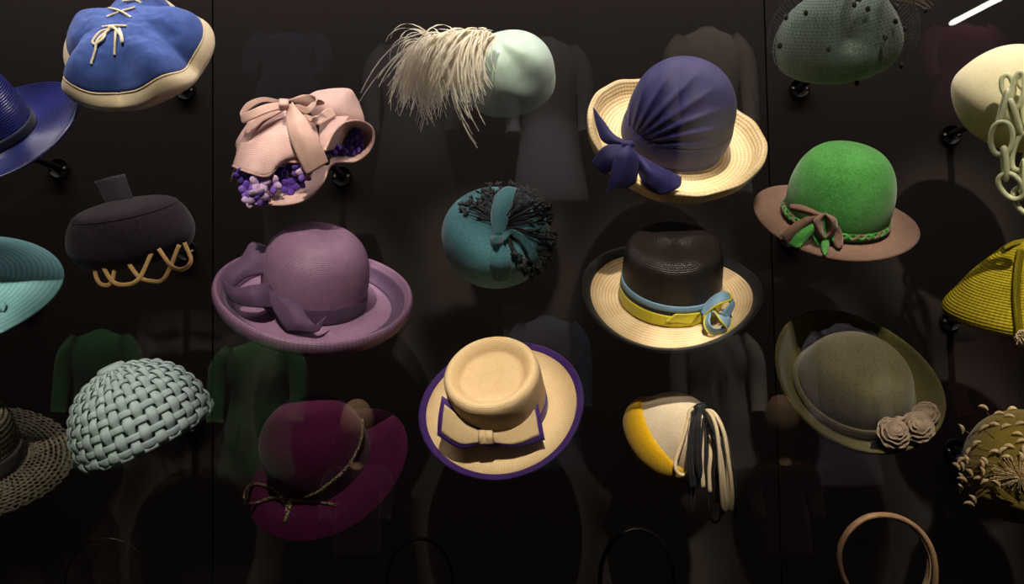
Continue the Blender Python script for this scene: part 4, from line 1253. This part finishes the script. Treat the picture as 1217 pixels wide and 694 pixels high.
    for x, y, d, a in ((350, 490, 44, 0), (340, 520, 48, 1), (370, 500, 46, 2), (575, 330, 20, 0), (585, 350, 18, 1), (565, 350, 24, 2)):
        ctr = h.P(*cp(x, y), d); V = []
        for i in range(6):
            s_ = i / 5; w_ = math.sin(PI * (.05 + .9 * s_))
            for j in (-1, 0, 1):
                V.append(ctr + ((h.r * math.cos(a) + h.u * math.sin(a)) * ((s_ - .5) * 20) + (h.u * math.cos(a) - h.r * math.sin(a)) * (j * w_ * 6) + h.t * (2 - 2 * j * j)) * h.k)
        obj('leaf', V, grid_faces(6, 3), lf, h.e, solid=0.5 * h.k)
    h.mount((407, 210), 'pink bonnet', inset=20)
    return h


def hoop(name, label, cx, cy, rx, ry, rad, mat, twist=0.0, a0=-60, a1=240, flat=1.0):
    """headband: an open hoop, its two ends coming forward and back"""
    h = Hat(name, label, cx, cy, 0, 0, cat='headband')
    pts = []
    for i in range(60):
        a = R(a0 + (a1 - a0) * i / 59)
        pts.append(h.P(cx + rx * math.cos(a), cy - ry * math.sin(a), twist * (i / 59 - .5)))
    V, Fc = tube_geo(pts, rad * h.k, 10, False, flat, side=h.t)
    obj('hoop_band', V, Fc, mat, h.e)
    return h


def headbands():
    tan = cloth('tan_leather', srgb(190, 150, 116), srgb(168, 128, 96), 0.4)
    h = Hat('padded_headband', 'tan padded leather headband coiled on itself', 1054, 668, 0, 0, cat='headband')
    pts = []
    def cp(x, y): return (970 + x / 6.672, 590 + y / 6.672)
    for x, y, d in ((300, 900, 10), (250, 720, 18), (200, 600, 26), (180, 470, 32), (210, 350, 36), (290, 240, 38), (400, 168, 38), (530, 148, 36), (660, 172, 34), (780, 240, 32), (870, 340, 32), (925, 460, 34), (945, 600, 36), (935, 720, 36), (890, 900, 30)):
        pts.append(h.P(*cp(x, y), d))
    V, Fc = tube_geo(cr(pts, 90), [a.x * h.k for a in cr([(2.9, 0, 0), (2.9, 0, 0), (3.6, 0, 0), (3.3, 0, 0), (2.9, 0, 0)], 90)], 12, False, 1.6, side=h.t)
    obj('band', V, Fc, tan, h.e)
    pts = [h.P(*cp(x, y), d) for x, y, d in ((730, 215, 22), (800, 290, 14), (860, 380, 6), (888, 480, 0), (890, 600, -4), (868, 700, -6), (800, 880, -6))]
    V, Fc = tube_geo(cr(pts, 50), [a.x * h.k for a in cr([(1.2, 0, 0), (2.6, 0, 0), (3.2, 0, 0), (2.8, 0, 0)], 50)], 12, False, 1.6, side=h.t)
    obj('band', V, Fc, tan, h.e)
    h.tube('stitching', [cp(878, 405) + (10,), cp(898, 470) + (6,), cp(905, 560) + (4,), cp(890, 680) + (0,)], 0.5, cloth('pale_stitch', srgb(220, 190, 150)), n=30, ns=6)
    h.mount((1058, 745), 'tan padded headband')
    bk = plain('dark_wire', srgb(58, 50, 42), 0.35, spec=0.6)
    h = hoop('wire_headband', 'thin dark wire headband hoop below the woven cap', 128, 692, 50, 52, 0.9, bk, 20, -70, 250)
    h.mount((150, 755), 'thin wire headband')
    bb = plain('black_satin_band', srgb(22, 20, 22), 0.35, spec=0.6)
    h = hoop('black_headband', 'black satin headband hoop beneath the looped cap', 757, 690, 44, 62, 2.2, bb, 26, -60, 250, 1.6)
    h.mount((752, 760), 'black satin headband')
    h = hoop('black_headband', 'black headband hoop beneath the cream straw hat', 499, 692, 39, 52, 1.8, bb, 22, -60, 250, 1.6)
    h.mount((505, 755), 'other black headband')


# lights are aimed hat by hat, as on a museum track
h = blue_laced_cap(); h.light(4.5, 95)
h = navy_brim(); h.light(2.3, 110)
h = dark_pillbox(); h.light(1.6, 80)
h = turquoise_brim(); h.light(3.5, 120)
h = woven_cap(); h.light(2.8, 85)
h = openwork_hat(); h.light(1.6, 110)
h = pink_bonnet(); h.light(3.9, 95)
h = purple_straw(); h.light(3.7, 116, y=0.0)
h = magenta_felt(); h.light(0.6, 105)
h = mint_beret(); h.light(4.3, 100, off=(-25, 0))
h = teal_pillbox(); h.light(1.7, 70)
h = straw_purple_bow(); h.light(4.0, 100)
h = scarf_hat(); h.light(4.5, 110)
h = boater(); h.light(3.3, 105, y=-0.1)
h = loop_cap(); h.light(4.5, 72, off=(12, -20))
h = veiled_hat(); h.light(1.3, 90)
h = green_bowler(); h.light(3.5, 100)
h = olive_roses(); h.light(1.6, 115)
h = chain_hat(); h.light(3.8, 95, y=0.35)
h = knit_hat(); h.light(3.4, 90)
h = petal_hat(); h.light(2.2, 90)
headbands()
tg = unproj(1054, 640, D_HAT)
spot('padded_headband', tg, 2.4, 0.11, (tg.y - 0.15) / (3.0 - tg.z))


# ================================================================== what the glass mirrors: the costume display opposite
def garment(px, top, width, bottom, colr, name, label, cat, depth=5.9, head=None, E=1.5, sleeves=True, flare=1.0):
    """a coat on a dress form; pixels are where its mirror image shows in the glass"""
    c0 = mirror(unproj(px, top, depth)); k = depth / F
    base = Vector((c0.x, c0.y, c0.z - (bottom - top) * k))
    e = empty(name, base, label, cat, 'costumes opposite the hat case')
    m_ = cloth(name + '_wool', colr, rough=0.9)
    w_ = width * k / 2; hgt = (bottom - top) * k
    sec = [(0.00, .20, .12), (0.02, .30, .16), (0.06, .72, .26), (0.12, .86, .34), (0.25, .82, .38), (0.42, .70, .34), (0.6, .82, .40), (0.8, .94 * flare, .46), (1.0, 1.04 * flare, .50)]
    V = []
    for t, a, b in [tuple(x) for x in cr(sec, 30)]:
        for q in range(28):
            an = 2 * PI * q / 28
            fold = 1 + 0.05 * t * math.cos(7 * an)
            V.append(Vector((c0.x + a * w_ * math.cos(an) * fold, c0.y + b * w_ * 1.2 * math.sin(an) * fold, c0.z - t * hgt)))
    obj('coat_body', V, grid_faces(30, 28, cv=True) + [tuple(range(28))], m_, e, solid=0.006)
    if sleeves:
        for sx in (-1, 1):
            p = [Vector((c0.x + sx * w_ * .62, c0.y, c0.z - .07 * hgt)), Vector((c0.x + sx * w_ * .95, c0.y + .02, c0.z - .18 * hgt)), Vector((c0.x + sx * w_ * 1.02, c0.y + .04, c0.z - .38 * hgt)), Vector((c0.x + sx * w_ * .98, c0.y + .10, c0.z - .58 * hgt))]
            obj('sleeve', *tube_geo(cr(p, 14), [x.x for x in cr([(w_ * .26, 0, 0), (w_ * .25, 0, 0), (w_ * .22, 0, 0), (w_ * .2, 0, 0)], 14)], 14), m_, e)
    for i in range(4):
        obj('button', *ico((c0.x, c0.y + w_ * .46, c0.z - hgt * (.25 + .1 * i)), .012, .006, .012, 5, 8), m_, e)
    obj('stand', *tube_geo([base + Vector((0, 0, -.25)), base + Vector((0, 0, .3))], .012, 10), M['black'], e)
    if head:
        obj('neck', *tube_geo([c0 + Vector((0, 0, -.03)), c0 + Vector((0, 0, .10))], .05, 12), M['skin'], e)
        obj('head', *ico(c0 + Vector((0, 0, .19)), .085, .10, .125, 12, 16), M['skin'], e)
    tgt = c0 - Vector((0, 0, hgt * .35))
    ln_ = '%s_%d_spot_offscreen' % (name, len(COL.objects)); l = bpy.data.lights.new(ln_, 'SPOT'); o = bpy.data.objects.new(ln_, l); COL.objects.link(o)
    o.location = (tgt.x, tgt.y + 1.1, Z_TRACK); d = (tgt - o.location).length
    l.energy = E * 1.9 * 4 * PI * d * d; l.color = (1, .93, .85); l.spot_size = R(26); l.spot_blend = .7; l.shadow_soft_size = .05
    o.rotation_euler = (tgt - o.location).to_track_quat('-Z', 'Y').to_euler()


M['skin'] = plain('form_linen', srgb(222, 178, 130), 0.8)
GREY, BEIGE, GREEN, BLUE = srgb(150, 150, 158), srgb(170, 158, 146), srgb(30, 92, 44), srgb(92, 116, 150)
garment(490, 46, 96, 250, GREY, 'grey_coat', 'pale grey long coat reflected in the glass around the white plume', 'coat', E=1.4)
garment(650, 46, 86, 250, GREY, 'grey_coat', 'pale grey long coat reflected between the mint toque and scarf hat', 'coat', E=1.1)
garment(840, 34, 92, 240, BEIGE, 'beige_coat', 'beige wool coat reflected in the glass above the scarf-wrapped hat', 'coat', E=2.0)
garment(343, 40, 86, 140, srgb(40, 40, 86), 'navy_jacket', 'dark navy jacket reflected faintly above the pink bonnet', 'coat', E=2.6)
garment(1142, 30, 84, 150, srgb(96, 24, 62), 'maroon_jacket', 'maroon jacket reflected below the strip light beside the chain hat', 'coat', E=3.0)
garment(120, 392, 84, 560, GREEN, 'green_jacket', 'green jacket reflected above and behind the woven strap cap', 'coat', E=4.0)
garment(308, 405, 96, 570, GREEN, 'green_coat', 'green buttoned coat reflected under the purple straw hat', 'coat', E=4.0)
garment(650, 376, 84, 560, BLUE, 'blue_jacket', 'faded blue jacket reflected behind the brim of the cream straw hat', 'coat', E=1.3)
garment(850, 392, 92, 560, BEIGE, 'beige_suit', 'beige suit reflected in the glass below the two-tone straw hat', 'coat', E=1.3)
garment(1000, 385, 84, 580, srgb(150, 140, 160), 'lilac_dress', 'lilac grey dress reflected over the olive felt hat', 'coat', E=1.6)
garment(425, 550, 70, 660, srgb(24, 22, 24), 'black_dress', 'black dress on a form with linen head reflected over the magenta hat', 'coat', head=True, E=2.2, depth=4.9)
garment(930, 545, 70, 660, srgb(60, 18, 22), 'dark_red_dress', 'dark red dress on a form with linen head reflected beside the olive hat', 'coat', head=True, E=1.2, depth=4.9)
garment(1175, 400, 84, 560, srgb(110, 16, 20), 'red_coat', 'deep red coat reflected below the chartreuse knitted hat', 'coat', E=0.6)

# strip light of the gallery ceiling
A = mirror(unproj(1130, 28, 6.2))
d2 = ray(1186, -1); B2 = CAM + d2 * ((A.z - CAM.z) / d2.z); B2 = mirror(B2)
B2 = A + (B2 - A) * 1.6
e = empty('strip_light_offscreen', (A + B2) / 2 + Vector((0, 0, .02)), 'bright white linear strip light reflected above the cream chain hat', 'strip light')
obj('light_tube_offscreen', *tube_geo([A, A.lerp(B2, .02), A.lerp(B2, .98), B2], [.012, .017, .017, .012], 14), plain('strip_glow', (1, 1, 1, 1), emit=(1, .98, .9, 1), es=16.0), e)
up_ = Vector((0, 0, .026))
obj('housing', *tube_geo([A + up_, B2 + up_], .012, 8), M['black'], e)
for q in (.15, .85):
    p = A.lerp(B2, q)
    obj('hanger', *tube_geo([p + up_, Vector((p.x, p.y, 4.4))], .004, 8), M['black'], e)
